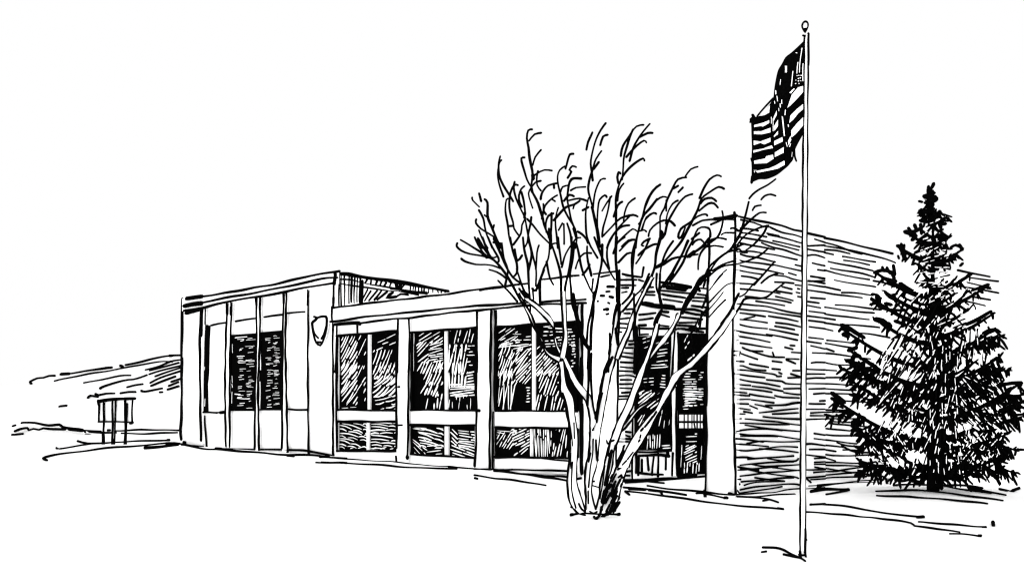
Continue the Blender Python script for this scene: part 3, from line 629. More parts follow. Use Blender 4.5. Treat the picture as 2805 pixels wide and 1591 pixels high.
m = MB()
m.inks(fL, 'w5 600 825 620 830 660 825 / w5 650 800 660 825 668 855 / w5 608 790 615 860/w4.5 620 862 655 885', pd, nud=.05)
c = at(2198, 1528, PY); m.tube([c + Vector((0, 0, -.08)), c + Vector((0, 0, .025))], [.05, .05], W, 14)
m.build('base', POLE)
m = MB()
cc = fG(657, 118); rb = 8.6 * PY / F
def lathe(mb, c, prof, mt, seg=20):
    b = len(mb.v)
    for r, z in prof:
        for k in range(seg):
            a = 2 * math.pi * k / seg; mb.v.append(c + Vector((r * math.cos(a), r * math.sin(a), z)))
    for i in range(len(prof) - 1):
        for k in range(seg):
            k2 = (k + 1) % seg; mb.face((b + i * seg + k, b + i * seg + k2, b + (i + 1) * seg + k2, b + (i + 1) * seg + k), mt)
c3 = at(*cc, PY)
lathe(m, c3, [(.001, rb * 1.3)] + [(rb * math.sin(t), rb * 1.3 * math.cos(t)) for t in (.4, .8, 1.2, 1.57, 1.9, 2.2)] + [(rb * .45, -rb * 1.35)], W)
lathe(m, c3, [(rb * .72, -rb * 1.0), (rb * .55, -rb * 1.6), (rb * .22, -rb * 2.3), (.001, -rb * 2.35)], K)
m.inks(fG, 'w3.2 650 165 634 130 636 105 650 88 668 88 680 105 680 125 668 155 656 175', pd, nud=.05, wob=.2)
m.build('finial', POLE)

def fy(px, py): return PY - .02 + .10 * math.sin((px - 2203) / 15.0 + py / 130.0) * min(1, abs(px - 2203) / 40.0)
fs = Depth(fy)
FLAG = thing('flag', 'limp striped flag with dark canton hanging from the pole top', 'flag', tuple(at(*fG(645, 600), PY)))
topc = [(648, 238), (600, 285), (545, 335), (500, 370), (470, 425), (440, 475), (420, 560), (408, 640), (403, 690), (375, 745), (330, 800), (275, 842), (235, 850)]
botc = [(642, 985), (610, 1040), (585, 1090), (570, 1130), (562, 1185), (540, 1215), (520, 1240), (490, 1265), (440, 1305), (390, 1330), (340, 1345), (290, 1345), (228, 1372)]
m = MB(); NV = 26
tc = smooth([fG(*p) for p in topc], 5)
def resample(pts, n):
    L = [0]
    for a, b in zip(pts, pts[1:]): L.append(L[-1] + math.hypot(b[0] - a[0], b[1] - a[1]))
    out = []
    for k in range(n):
        t = L[-1] * k / (n - 1); i = 0
        while i < len(L) - 2 and L[i + 1] < t: i += 1
        u = (t - L[i]) / max(L[i + 1] - L[i], 1e-6); a, b = pts[i], pts[i + 1]
        out.append((a[0] + (b[0] - a[0]) * u, a[1] + (b[1] - a[1]) * u))
    return out
tc = resample(tc, 40); bc = resample(smooth([fG(*p) for p in botc], 5), 40)
b0 = len(m.v)
for a, b in zip(tc, bc):
    for k in range(NV):
        t = k / (NV - 1); m.v.append(on(fs, a[0] + (b[0] - a[0]) * t, a[1] + (b[1] - a[1]) * t))
for i in range(39):
    for k in range(NV - 1): q = b0 + i * NV + k; m.face((q, q + 1, q + NV + 1, q + NV), K)
m.inks(fG, 'w6 235 830 250 850 240 870 220 890/w4 232 880 238 1000 236 1150 238 1300 228 1370/w7 225 870 245 850/w5 225 1180 240 1215/w4 568 1110 572 1160 588 1200/w4 400 700 340 765 275 840/w4 500 1180 500 1240/w6 235 1320 228 1370', fs, nud=.03)
m.inks(fG, 'w2.6 630 300 618 400 610 490/w2.2 600 410 595 450 590 500/w2.8 560 485 552 540 545 600/w1.6 510 440 510 490/w1.6 498 440 498 490/w2 460 550 458 590/w2 640 420 638 560/w2 583 335 590 337/w3 420 640 422 665/w2 470 710 472 740/w2 430 680 436 720/w2 412 720 414 740/w2 458 740 460 770/w2 445 780 448 800/w2 500 790 497 830/w2.4 520 910 522 925/w2 385 850 388 900/w1.6 400 860 400 960/w2 505 1050 515 1080/w2 540 1060 530 1085/w1.6 552 1130 550 1165/w2 250 1270 252 1290/w2 265 1270 268 1285', fs, m=W, nud=.03)
m.build('field', FLAG)
stripes = ['640 600 600 612 550 670 515 775 540 755 590 705 640 648', '640 745 590 785 540 835 530 895 560 870 600 820 640 785', '640 850 590 900 545 955 548 1010 580 985 640 915', '375 755 330 800 285 840 330 834 370 812',
 '250 912 320 893 370 873 370 895 320 924 300 920 250 928', '248 962 310 960 380 933 380 970 310 986 248 984', '246 1035 300 1043 380 1013 380 1045 330 1066 300 1054 246 1072', '243 1113 320 1100 390 1073 400 1095 320 1110 243 1133',
 '345 1160 400 1148 405 1180 350 1215 250 1220 250 1196 340 1178', '275 1275 350 1265 420 1235 490 1195 500 1225 440 1258 380 1272 275 1292', '410 1040 475 1008 478 1042 410 1074', '415 1130 485 1088 485 1132 415 1166',
 '407 925 440 868 440 920 412 958', '407 998 440 958 440 985 407 1008', '470 840 480 850 496 1000 487 1000', '405 850 430 795 430 832 405 880', '520 1040 540 998 546 1030 525 1075', '530 655 565 620 575 622 545 660']
def fan(mb, pts, surf, off, mt):
    n = len(pts); cxp = sum(p[0] for p in pts) / n; cyp = sum(p[1] for p in pts) / n
    for s_ in (-1, 1):
        for inner, outer in ((0, .5), (.5, 1)):
            for i in range(n):
                j = (i + 1) % n; ids = []
                for p, u in ((pts[i], inner), (pts[j], inner), (pts[j], outer), (pts[i], outer)):
                    x = cxp + (p[0] - cxp) * u; y = cyp + (p[1] - cyp) * u
                    ids.append(len(mb.v)); mb.v.append(at(x, y, surf.Y(x, y) + s_ * off))
                mb.face(tuple(ids) if inner else (ids[0], ids[2], ids[3]), mt)
for t_ in stripes:
    v = [float(a) for a in t_.split()]; pts = [fG(v[i], v[i + 1]) for i in range(0, len(v), 2)]
    dense = []
    for a, b in zip(pts, pts[1:] + pts[:1]): dense += [a, ((a[0] + b[0]) / 2, (a[1] + b[1]) / 2)]
    m = MB(); fan(m, dense, fs, .022, W); m.build('stripe', FLAG)
for x, y in ((590, 520), (605, 515), (622, 515), (600, 540), (615, 535), (580, 555), (600, 560), (620, 560), (580, 582), (606, 580)):
    m = MB(); m.inks(fG, 'w2.6 %g %g %g %g' % (x, y, x + 4, y), fs, m=W, nud=.03); m.build('star', FLAG)

# ================================================================== BARE TREE
random.seed(101)
tb = at(1628, 1412, GR.Y(1628, 1412)); TY = tb.y
def td(px, py):
    h = max(0.0, min(1.0, (1400 - py) / 650.0))
    return TY - .1 + 1.3 * h * math.sin((px - 1628) / 85.0 + .6) - .25 * h * math.cos((px - 1500) / 37.0)
ts = Depth(td)
TREE = thing('bare_tree', 'leafless multi-stemmed tree with upswept twigs in front of the windows', 'tree', (tb.x, tb.y, tb.z))
def limb(frame, L, R_, w=4.4, dy=0.0, cap=True, name='branch', par=TREE, lines=True, extra=None, build=True, hat=None):
    vl = [float(a) for a in L.split()]; vr = [float(a) for a in R_.split()]
    pl = smooth([frame(vl[i], vl[i + 1]) for i in range(0, len(vl), 2)], 7); pr_ = smooth([frame(vr[i], vr[i + 1]) for i in range(0, len(vr), 2)], 7)
    n = max(len(pl), len(pr_)); a = resample(pl, n); b = resample(pr_, n)
    mb = MB(); sides = 12; base = len(mb.v)
    for (x0, y0), (x1, y1) in zip(a, b):
        xm, ym = (x0 + x1) / 2, (y0 + y1) / 2; Y = td(xm, ym) + dy
        c = at(xm, ym, Y); e = at(x1, y1, Y) - c
        if e.length < 1e-4: e = Vector((1e-4, 0, 0))
        back = Vector((0, 1, 0)) * e.length
        for k in range(sides):
            q = 2 * math.pi * k / sides; mb.v.append(c + e * math.cos(q) + back * math.sin(q))
    for i in range(n - 1):
        for k in range(sides):
            k2 = (k + 1) % sides; mb.face((base + i * sides + k, base + i * sides + k2, base + (i + 1) * sides + k2, base + (i + 1) * sides + k), W)
    mb.face(tuple(base + k for k in range(sides)), W); mb.face(tuple(base + (n - 1) * sides + k for k in range(sides)), W)
    s_ = Depth(lambda p, q: td(p, q) + dy)
    if lines: mb.ink(w, a, s_, nud=.03, wob=.35); mb.ink(w, b, s_, nud=.03, wob=.35)
    if extra:
        for f_, t_ in extra: mb.inks(f_, t_, s_, nud=.16)
    if hat:
        for f_, bx, ang, gap, ww, fill, lens in hat: hatch(mb, quadpoly(f_, bx), ang, gap, ww, s_, K, lens, fill, 0, dy=-.15)
    return mb.build(name, par)
limb(fT3, '725 40 740 100 745 280 785 380 800 500 820 600 830 770 822 880 803 1050 810 1170 830 1260 890 1345', '765 30 790 230 850 350 865 500 890 700 880 980 888 1100 930 1230 960 1330', 5.2, -.12, name='trunk')
limb(fT3, '1000 640 990 830 965 930 955 1060 965 1200 965 1310', '1092 610 1075 740 1060 910 1020 1050 1015 1180 1045 1300', 5, -.05, name='trunk', extra=((fT3, 'w5 1052 710 1058 800 1065 890/w4.5 1005 825 990 900'),))
limb(fT3, '1222 600 1160 780 1120 950 1090 1080 1080 1200 1050 1310', '1262 600 1210 800 1190 950 1150 1080 1105 1320', 4.6, -.02, name='trunk', extra=((fT3, 'w7 1190 800 1160 950 1130 1100/w4 1145 715 1155 740/w4 1175 720 1210 712'),))
limb(fT3, '1300 760 1230 950 1165 1100 1095 1300', '1380 740 1340 900 1280 1080 1218 1325', 5, .02, name='trunk', extra=((fT3, 'w7 1290 800 1240 900/w7 1100 1290 1090 1350/w8 1110 1370 1180 1330/w6 1180 1330 1210 1240/w10 1130 1150 1110 1250/w9 1160 1100 1130 1200/w6 1200 1100 1190 1200/w7 1230 1120 1210 1220/w9 1150 1355 1190 1320'),),
     hat=((fT3, '1240 880 1300 1060', 35, 8, 4, .8, (10, 30)), (fT3, '1130 1090 1260 1340', 62, 7.5, 5, .95, (14, 46)), (fT3, '1180 1000 1280 1120', 62, 8, 4.5, .8, (10, 30)), (fT3, '1300 780 1370 900', 40, 9, 4, .6, (10, 26))))  # shading of the right stem, drawn on as black hatching
limb(fT2, '1335 1385 1215 1305 1160 1200 1110 1080 1050 980 1000 860 940 740 870 600', '1350 1325 1210 1255 1150 1100 1085 1000 1040 870 965 740 900 620', 4.8, -.14)
limb(fT2, '1340 1300 1310 1220 1285 1130 1270 1000 1170 880 1050 760 960 680', '1352 1250 1325 1200 1300 1100 1280 960 1240 880 1100 740 1010 680', 4.2, -.1)
limb(fT2, '1345 1330 1365 1220 1388 1100 1385 940 1370 760 1362 600', '1400 1340 1430 1150 1420 1000 1415 900 1410 740 1408 600', 4.4, -.08)
limb(fT3, '760 0 800 100 830 180 900 300 960 370 995 500 1000 640', '785 -10 840 100 900 210 1000 330 1020 420 1045 490 1050 560', 4.6, -.06)
limb(fT3, '1022 645 1055 480 1085 300 1120 130 1165 0 1185 -120', '1092 610 1130 400 1180 150 1200 90 1225 0 1245 -100', 4.8, 0)
limb(fT2, '1890 1290 1935 1050 1950 900 1980 740', '1955 1310 1995 1180 2000 900 2015 740', 4.6, .02, extra=((fT2, 'w9 1985 560 1990 720/w6 1970 1010 1985 1180'),))
limb(fT2, '1960 1340 2010 1200 2090 1030 2130 900 2190 760 2270 600 2350 440', '2010 1345 2060 1220 2130 1060 2180 920 2215 800 2300 620 2390 450', 4.4, -.04)
limb(fR2, '30 1890 60 1814 120 1654 200 1494 280 1300 330 1160 420 960 480 800 520 660 550 550', '110 1890 140 1830 190 1684 290 1484 340 1330 380 1240 470 960 540 760 575 650 590 560', 4.8, -.1)
limb(fR2, '430 985 540 830 640 700 740 570 790 450', '470 985 590 830 690 720 790 540 830 440', 4.6, -.05)
limb(fR2, '130 2140 250 1894 350 1734 470 1584 560 1484 640 1314 690 1240 740 1120 840 1050 960 960 1110 790 1280 560 1395 390', '250 2140 300 2010 350 1944 470 1754 560 1584 650 1434 720 1314 830 1130 960 1030 1120 870 1260 700 1400 490 1440 430', 4.8, -.16,
     extra=((fR3, 'w4.5 375 560 385 530/w4.5 360 600 375 580/w4.5 385 480 410 450/w5 520 330 560 270/w5 430 440 520 320/w4 240 800 300 720/w4 180 860 230 810'),))
limb(fR3, '120 500 230 375 340 242 460 158 560 98 650 38', '140 525 240 422 350 278 470 184 570 118 655 58', 4.8, -.02)
m = MB()
m.inks(fT3, 'w3 765 300 800 420 830 600 850 760/w3 850 900 840 1050 850 1200 880 1300/w3 860 560 868 700/w3 1030 700 1020 860 1000 980 990 1120/w3 1060 560 1085 420 1110 300/w3 1130 930 1110 1080 1090 1220/w3 830 820 838 960/w3 985 1150 985 1260/w3 1180 700 1160 850/w3.5 905 1260 930 1310 960 1335/w3.5 870 1310 905 1350 960 1360/w4 1000 1330 1030 1345 1060 1330', Depth(lambda a, b: td(a, b) - .2), nud=.12)
m.build('bark', TREE)
m = MB()                                         # fine dark limbs and twigs
m.inks(fT1, '''w5.5 1040 140 1000 155 985 240 1000 340 1010 420 1035 560 1045 640 1035 780 1045 840 1110 960 1150 1090 1175 1200 1230 1330 1250 1456
1140 178 1070 195 1010 270/1138 370 1075 450 1050 540/960 450 925 460 935 540 985 690 1040 790/1260 600 1180 590 1100 625 1050 660/1105 600 1095 660 1100 760 1140 820/1140 710 1080 730 1030 790 1000 850 1020 930 1050 1010/w8 1048 640 1052 690/w7 1035 790 1045 840
690 440 670 520 675 640 720 750 790 870 830 940/700 480 680 510 662 640 680 760 725 885/850 720 840 790 860 900 900 990 960 1110 980 1230 1000 1330 1030 1456/885 760 840 755 800 840 790 960 800 1060 830 1170 840 1240 890 1310/960 770 920 800 895 870 905 950 930 1000
920 830 950 940 970 1080/790 910 755 920 745 1010 760 1130 790 1330 815 1456/780 1210 830 1210/1035 1110 1025 1190 1000 1290 985 1400 950 1456/970 1120 930 1200 920 1290 830 1420/985 1130 1050 1200 1130 1300 1230 1400/1320 870 1260 910 1190 980 1170 1040 1195 1080
1165 965 1170 1040 1150 1130/1300 940 1260 915/w5.5 1135 915 1150 850 1220 760 1320 735/1285 790 1280 750/1500 410 1460 420 1430 510 1410 580 1405 550 1350 590 1325 660 1330 760 1360 880 1390 1000 1440 1110 1510 1230 1540 1340 1520 1456/1530 560 1490 545 1455 590 1475 610 1435 680
w5.5 1585 685 1500 680 1460 720 1440 830 1430 920 1450 1020 1480 1150 1520 1250/1360 830 1380 780 1440 760/w5 1630 780 1530 785 1470 815/1505 880 1450 865 1395 935/1645 930 1560 905 1450 930/w5 1570 930 1510 970 1420 1000 1340 1080 1280 1150/1495 1020 1515 970
1275 1070 1220 1100 1195 1180 1200 1280/w5.5 1255 1070 1255 1200 1250 1330/1330 1010 1305 1110 1305 1250 1330 1456/1380 1180 1335 1260/1395 1190 1395 1410/1430 1180 1470 1300 1480 1456/1855 70 1800 150 1740 290 1700 430 1690 520 1705 610 1715 710/1710 175 1660 280 1645 365/1880 200 1830 220 1795 320
1810 380 1750 470 1715 580 1680 680 1665 800 1690 920 1715 1020 1760 1200 1790 1400/1780 500 1720 580/1850 690 1800 700 1750 810 1725 930 1715 1010/1870 890 1850 870 1790 920 1770 1010 1765 1160 1775 1300/1925 880 1860 970 1815 1045/1910 890 1880 1040 1830 1230 1820 1330/1665 1000 1600 1035
1665 900 1640 1040 1635 1200 1650 1330 1700 1456/2275 90 2200 110 2120 210 2050 320 2025 440/2160 140 2110 270 2065 430 2050 560 2040 700/2345 80 2280 160 2210 260 2160 350 2120 490/2375 180 2320 180 2230 230/2310 290 2280 265 2200 320 2085 450
w5 2285 490 2275 460 2200 500 2110 580 2030 690 1990 800 1970 920 1970 1050 1975 1200 1970 1456/2020 630 2000 610 1985 670 2000 740/2055 740 2010 810 1985 930/2040 940 1990 980 1945 1110/2180 905 2110 960 2070 1060 2055 1160/2210 1105 2160 1085 2060 1110 1980 1160 1830 1320/2120 1100 2000 1230
2305 1275 2280 1255 2210 1270 2160 1240 2060 1320 1990 1390/2120 1200 2050 1210 1980 1260 1900 1370 1870 1456/2427 770 2350 870 2290 1020 2270 1120 2220 1190/2427 910 2360 990 2270 1110 2220 1260 2190 1456/2415 1075 2380 1070 2300 1140 2250 1260/2180 1360 2110 1370 2030 1440
380 895 385 930 455 1000/w5.5 455 850 475 935/w5.5 515 915 545 950 550 1100 590 1210 640 1340 700 1456/515 1090 550 1120/450 1035 500 1130 530 1270 600 1456/425 1135 420 1180 470 1240 560 1290 640 1340/620 1200 605 1240/450 1255 490 1350 550 1456/w5 405 1335 480 1456/440 1350 500 1456/w5 615 1390 710 1405
w6 1230 1240 1225 1340/w7 1250 1300 1245 1456/w6 1500 1240 1530 1350/w6 960 1060 955 1120/w6 1700 1000 1720 1080 1770 1330 1795 1440/w6 1975 1250 1968 1456/1545 1270 1590 1300 1640 1350 1660 1400/1490 1400 1530 1350 1580 1340''', ts)
m.inks(fT2, '''250 30 370 100 470 160 540 230/w5.5 210 65 205 100 260 150 350 185 480 205 580 230 650 280 740 390 800 490 880 640 960 770/255 235 300 270 420 300 520 300 610 315 690 345/565 360 650 385 720 425 760 460/665 480 730 550 800 620 880 710
405 0 440 80 500 170 560 220/440 10 500 110 580 220/490 0 530 110 590 220 640 215/555 0 600 110 670 230 670 270/w6 620 10 660 100 700 200 750 320 830 440 910 500/w5 700 70 730 230 770 350 760 460 745 530/800 0 830 150 870 290 870 400 830 440
850 130 880 260 930 200/870 350 910 480 960 600 1010 700/w5 940 0 960 150 990 290 1000 430 1010 560 1020 700 1020 820/w5 995 20 1030 150 1030 240 1000 380/1000 20 1050 200 1085 370 1085 540/1120 90 1095 170 1085 350/w7 1170 360 1140 450 1080 590 1045 570/1045 570 1060 690
1240 60 1220 230 1170 350/1200 270 1215 350 1240 450 1280 525/w6 1250 60 1300 190 1340 330 1360 450 1365 600 1365 740 1380 930/1330 0 1345 150 1365 300/1270 75 1310 65 1330 90/1470 90 1400 220 1370 330/1480 0 1475 190 1440 400 1410 560 1410 720 1420 920
w5.5 1510 60 1490 230 1465 400 1470 560 1490 740 1540 880 1600 1010/w5 1530 60 1560 190 1590 330 1620 430 1680 560 1720 620/1700 175 1620 180 1560 240 1525 345/w5 1650 100 1660 260 1700 430/1640 0 1700 110 1765 230/1680 300 1640 370 1600 420/w5 1730 0 1790 150 1830 250 1900 370 1960 470
w6 1820 80 1810 300 1780 440 1740 640 1690 850 1660 1000 1640 1200/1930 0 1880 110 1870 220 1900 350/w8 1975 0 1970 200 1980 380 1990 560 2000 720/2070 0 1990 60 1940 180/2180 30 2110 50 2010 150/2150 175 2090 180 2000 280/w5 2200 0 2150 200 2150 400 2160 570 2120 660 2040 740
2345 15 2280 50 2255 90 2280 95/2340 15 2280 160 2190 290/2427 75 2380 80 2290 130 2220 200/2280 330 2260 440/w5 1540 880 1560 1060 1610 1160 1680 1260/w5 1500 750 1540 930 1600 1080 1680 1240/w8 1680 1210 1670 1300 1665 1456/1590 1180 1600 1456/w6 1720 640 1720 820 1700 1000 1690 1240
w8 960 700 1000 640 930 600/w7 900 570 960 660 1010 720/w5 1720 460 1700 600/1410 1180 1430 1280 1460 1300 1500 1320/w6 1400 1190 1390 1300/1460 1350 1490 1320/1430 1220 1480 1260/w7 1720 620 1745 600''', ts)
m.inks(fR1, '''600 345 520 410 450 540 410 680 360 850 310 1100 290 1300 300 1456/670 490 630 480 560 520 480 620 410 690/1015 150 940 180 880 260/w5 890 270 800 290 730 400 680 510 650 610 600 700 600 850 600 950/800 360 740 390/850 380 800 435
w5.5 960 455 880 480 800 560 740 660 680 780 650 900 610 950/795 525 740 560 680 670 660 780/670 520 665 640/555 670 530 660 450 710 400 840/w5 765 800 720 755 640 745 560 780 490 850 470 920/1275 260 1230 245 1150 290 1080 390 1035 500
w5.5 1310 395 1250 375 1150 430 1060 500 1020 620 960 740 900 850 840 970 760 1070 640 1200 540 1280 490 1456/1220 530 1170 495 1090 510 1050 560/1240 600 1200 555 1130 560 1030 640/w5 1120 690 1100 675 1020 700 920 770 830 840 800 930 830 930 880 820
1285 640 1300 720 1280 830 1230 930 1150 990 1050 1110 1020 1220 1020 1285/w5 1155 920 1150 850 1100 820 1020 840 960 960 900 1080 860 1200 760 1350 680 1456/1035 880 950 950/1090 1000 1050 955 990 970 955 1010/w5.5 1140 940 1060 1040 960 1110 900 1150
w5 1020 1120 960 1130 850 1140 730 1170 640 1230 550 1270/1330 955 1260 940 1180 950 1130 1000/1295 1040 1200 1025 1100 1040/745 970 690 1050 640 1150 610 1260 590 1456/w8 910 970 860 1080 800 1200 700 1390/1280 905 1320 880 1420 880/w9 980 1090 920 1140/w9 610 870 620 920/w7 600 940 560 1100 540 1250 490 1400
w3.6 1880 285 1800 345 1690 405 1620 460 1585 505/w3.6 1880 470 1820 455 1760 475 1720 515/w3.6 1715 575 1650 590 1625 635/w6 1580 540 1555 660 1520 780 1480 900 1420 1010 1370 1080 1260 1150 1150 1250 1090 1380 1040 1456/w5 1775 660 1700 660 1620 720 1540 800 1480 860
1800 800 1720 820 1600 870 1520 930 1450 1020/1780 800 1750 880 1650 1000 1550 1070/w5 1420 1075 1350 1090 1250 1170 1180 1260 1100 1370/1415 1190 1300 1230 1170 1300/w5 1430 1230 1320 1245 1230 1290 1140 1360/w3.8 1800 1050 1700 1130 1580 1190 1430 1230
1870 1200 1760 1320 1640 1456/w3 1335 1290 1260 1360 1190 1456/1900 1330 1800 1370 1720 1440/w6 1380 835 1420 830 1470 860/w5 1430 1085 1480 1060 1500 1090 1560 1095/1430 1050 1500 1010 1540 1005/w9 1150 1300 1060 1400''', ts)
m.inks(fR2, '''w3.4 1400 105 1340 120 1250 200 1140 320/w3.2 1300 205 1240 280 1130 400/w3.4 1325 285 1230 380 1140 480/w3.2 1290 0 1220 90 1150 180/w4 1740 10 1640 110 1540 220 1480 250/w5 1970 105 1880 180 1790 250 1700 270 1600 265 1530 285 1490 360 1440 430
w8 1470 220 1430 300 1390 400 1280 560/w13 1150 0 1050 60 980 190 900 310 840 430/w12 790 450 780 530/w6 560 0 560 150 600 260 620 380 590 440/w6 600 0 590 200 610 330/w10 600 430 560 500 545 570/w5 1100 60 1080 140/w5 1130 180 1100 300 1060 380/w6 1130 370 1060 470 1030 560/w6 1060 430 1040 590 1000 640/w5 720 0 640 120 600 160/w6 740 0 680 70 640 150
w5 480 0 400 160 330 230 270 310 180 420/w6 340 430 300 560/w5 150 180 140 400/w6 160 420 130 560 100 660/w8 130 340 90 470 80 560/w5 940 660 1000 560 1020 510''', ts)
m.inks(fN, 'w6 475 470 475 640 470 780/w5 492 500 488 620 492 700 502 780 515 840/w7 605 520 570 600/w5 590 395 590 480 583 600/w5 632 210 640 300 635 440/w6 720 180 725 300 722 430/w6 395 180 420 320 450 420 490 480/w6 560 610 535 760 515 850', ts, nud=.2)
m.build('twigs', TREE)

# ================================================================== SPRUCE
random.seed(202)
sb = at(2556, 1341, GR.Y(2556, 1341)); SY = sb.y
SPR = thing('spruce_tree', 'dense dark conical spruce tree beside the brick wall at right', 'tree', (sb.x, sb.y, sb.z))
pxm = SY / F
m = MB()
def axis(y): return 2557 + (2554 - 2557) * (y - 502) / 840.0
m.tube([at(2556, 1348, SY), at(2555, 1100, SY), at(2554, 900, SY), at(2556, 560, SY)], [17 * pxm, 13 * pxm, 8 * pxm, 2 * pxm], K, 12)
m.inks(fS2, 'w4 1100 1020 1102 1150 1100 1280/w3 1130 1000 1130 1200/w3 1075 1100 1076 1180', Depth(lambda a, b: SY - .15), m=W)
s_ = Depth(lambda a, b: SY - .05)
m.inks(fS2, 'w13 1060 470 1060 800 1060 1100 1065 1320/w8 1085 600 1085 1000 1085 1330/w9 1150 950 1150 1150 1150 1325/w6 1110 1000 1112 1300/w9 1045 1300 1090 1335/w8 1060 1300 1150 1300', s_, nud=.25)
m.build('trunk', SPR)
m = MB()
def needle(p, d, L, r):
    e = p + d * L; md = (p + e) * .5 + Vector((random.uniform(-.02, .02),) * 3)
    m.tube([p, md, e, e + d * r], [r * .9, r, r * .8, r * .3], K, 5)
wall_n = Vector((P2B.n.x, P2B.n.y))
def bough(root, tip, sag, dens=1.0, thick=1.0, hang=1.0, fat=1.0):
    n = max(5, int((tip - root).length / .16)); P = []; R = []
    out = (tip - root); out.normalize(); lat = out.cross(Vector((0, 0, 1)))
    if lat.length < .1: lat = Vector((1, 0, 0))
    lat.normalize()
    for i in range(n + 1):
        t = i / n; p = root.lerp(tip, t); p.z -= sag * math.sin(math.pi * t ** .8) 
        P.append(p); R.append((7.5 * (1 - t) + 4.5) * .5 * pxm * thick)
    m.tube(P, R, K, 6)
    Lb = (tip - root).length
    for i in range(1, n + 1):
        t = i / n
        for _ in range(int(2 * dens + random.random())):
            p = P[i - 1].lerp(P[i], random.random()) if i else P[i]
            if random.random() < .6:
                d = Vector((0, 0, -1)) * random.uniform(.5, 1) + out * random.uniform(.1, .8) + lat * random.uniform(-.8, .8); L = random.uniform(.10, .34) * hang * (.55 + .8 * math.sin(math.pi * min(1, t * .95)))
            else:
                d = Vector((0, 0, 1)) * random.uniform(.1, .7) + out * random.uniform(.4, 1) + lat * random.uniform(-1, 1); L = random.uniform(.06, .16)
            d.normalize(); needle(p, d, L, random.uniform(2.8, 4.4) * pxm * fat)
left = [(2517, 582), (2478, 634), (2456, 673), (2395, 744), (2426, 800), (2385, 815), (2395, 872), (2302, 897), (2329, 961), (2317, 986), (2335, 1045), (2277, 1088), (2345, 1179), (2357, 1262)]
right = [(2594, 596), (2600, 650), (2636, 684), (2614, 702), (2660, 752), (2707, 782), (2724, 857), (2724, 902), (2741, 975), (2724, 1032), (2797, 1048), (2800, 1099), (2760, 1187), (2757, 1246)]
def R_at(y): return lin(y, (500, 4), (580, 26), (640, 46), (700, 66), (760, 95), (900, 160), (1000, 195), (1100, 240), (1190, 215), (1290, 190))
for side_, tips in ((-1, left), (1, right)):
    for i, (x, y) in enumerate(tips):
        ax = axis(y); dxp = abs(x - ax); ry = min(y + (.42 if side_ < 0 else .40) * dxp * (1 if y < 1150 else .35), 1275)
        dY = random.uniform(-.55, .05)
        root = at(ax, ry, SY); tip = at(x, y, SY + dY * dxp * pxm * .35)
        hi = y < 900
        bough(root, tip, dxp * pxm * .10, 1.1 if hi else 1.9, 1.5 if dxp > 90 else 1.1, .65 if hi else 1.05, 1.0 if hi else 1.1)
        if dxp > 120 and not hi:                         # side sprays
            for f_ in (.45, .68, .85):
                p = root.lerp(tip, f_); p.z -= dxp * pxm * .08
                q = p + (tip - root) * random.uniform(.16, .26) + Vector((0, random.uniform(-.5, -.1), random.uniform(-.30, -.05)))
                bough(p, q, .05, 1.5, .9, .9)
# boughs in every other direction
y = 560.0
while y < 1290:
    Rr = R_at(y) * pxm; n = (2 if y < 780 else 3) + int(Rr * 1.0)
    for k in range(n):
        a = random.uniform(math.pi, 2 * math.pi) if random.random() < .85 else random.uniform(0, math.pi); ca, sa = math.cos(a), math.sin(a)
        L = Rr * random.uniform(.45, .8)
        root = at(axis(y), y, SY); root = Vector((root.x, SY, root.z))
        tip = root + Vector((ca * L, sa * L, L * random.uniform(.12, .45)))
        if y > 1180: tip.z = root.z + L * random.uniform(-.05, .2)
        root.z -= L * .1
        over = wall_n.dot(Vector((tip.x, tip.y)) - CORNER_BRICK)
        if over > -.15: tip -= Vector((wall_n.x, wall_n.y, 0)) * (over + .2)
        bough(root, tip, L * .12, .8, 1.0, .9)
    y += 29
# shading strokes: steep pen strokes over the front of the crown
def front(px, py): return SY - .55 * math.sqrt(max(0, 1 - ((px - 2556) / max(R_at(py), 12)) ** 2)) * R_at(py) * pxm
fsf = Depth(front)
def Lx(y, k): return axis(y) - R_at(y) * k
def Rx(y, k): return axis(y) + R_at(y) * k
def band(y0, y1, a0, a1):                    # part of the crown between two heights, a = -1 left edge .. 1 right edge
    return [(axis(y0) + R_at(y0) * a0, y0), (axis(y0) + R_at(y0) * a1, y0), (axis(y1) + R_at(y1) * a1, y1), (axis(y1) + R_at(y1) * a0, y1)]
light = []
for poly, ang, gap, w, fill, lens in (
        (band(600, 720, -.6, .6), 20, 12, 5, .6, (8, 28)), (band(700, 800, -.5, .5), 12, 11, 5, .75, (14, 44)), (band(770, 900, -.1, .6), 28, 11, 5, .75, (16, 50)), (band(800, 930, -.6, .1), 60, 12, 5, .75, (14, 44)),
        (band(900, 1010, -.05, .8), 86, 10, 5, .8, (20, 60)), (band(920, 1040, -.75, .05), 58, 10.5, 5, .8, (16, 50)), (band(1000, 1120, -.75, .05), 62, 10.5, 5, .82, (16, 60)), (band(1000, 1180, .0, .35), 87, 9.5, 5, .85, (30, 90)),
        (band(1030, 1180, .3, .88), 140, 10.5, 5, .78, (12, 40)), (band(1090, 1200, -.7, -.2), 60, 10.5, 5, .8, (16, 50)), (band(1120, 1300, -.3, .1), 80, 10.5, 5, .8, (24, 70)), (band(1160, 1300, .05, .55), 89, 10, 5, .82, (30, 90)),
        (band(1180, 1270, .4, .9), 55, 10, 5, .7, (10, 30)), (band(1170, 1270, -.85, -.3), 130, 12, 5, .6, (10, 30))):
    hatch(m, poly, ang, gap * 1.25, w * .8, fsf, K, lens, fill * .85, 0, 9)
    light.append((poly, ang, gap, lens))
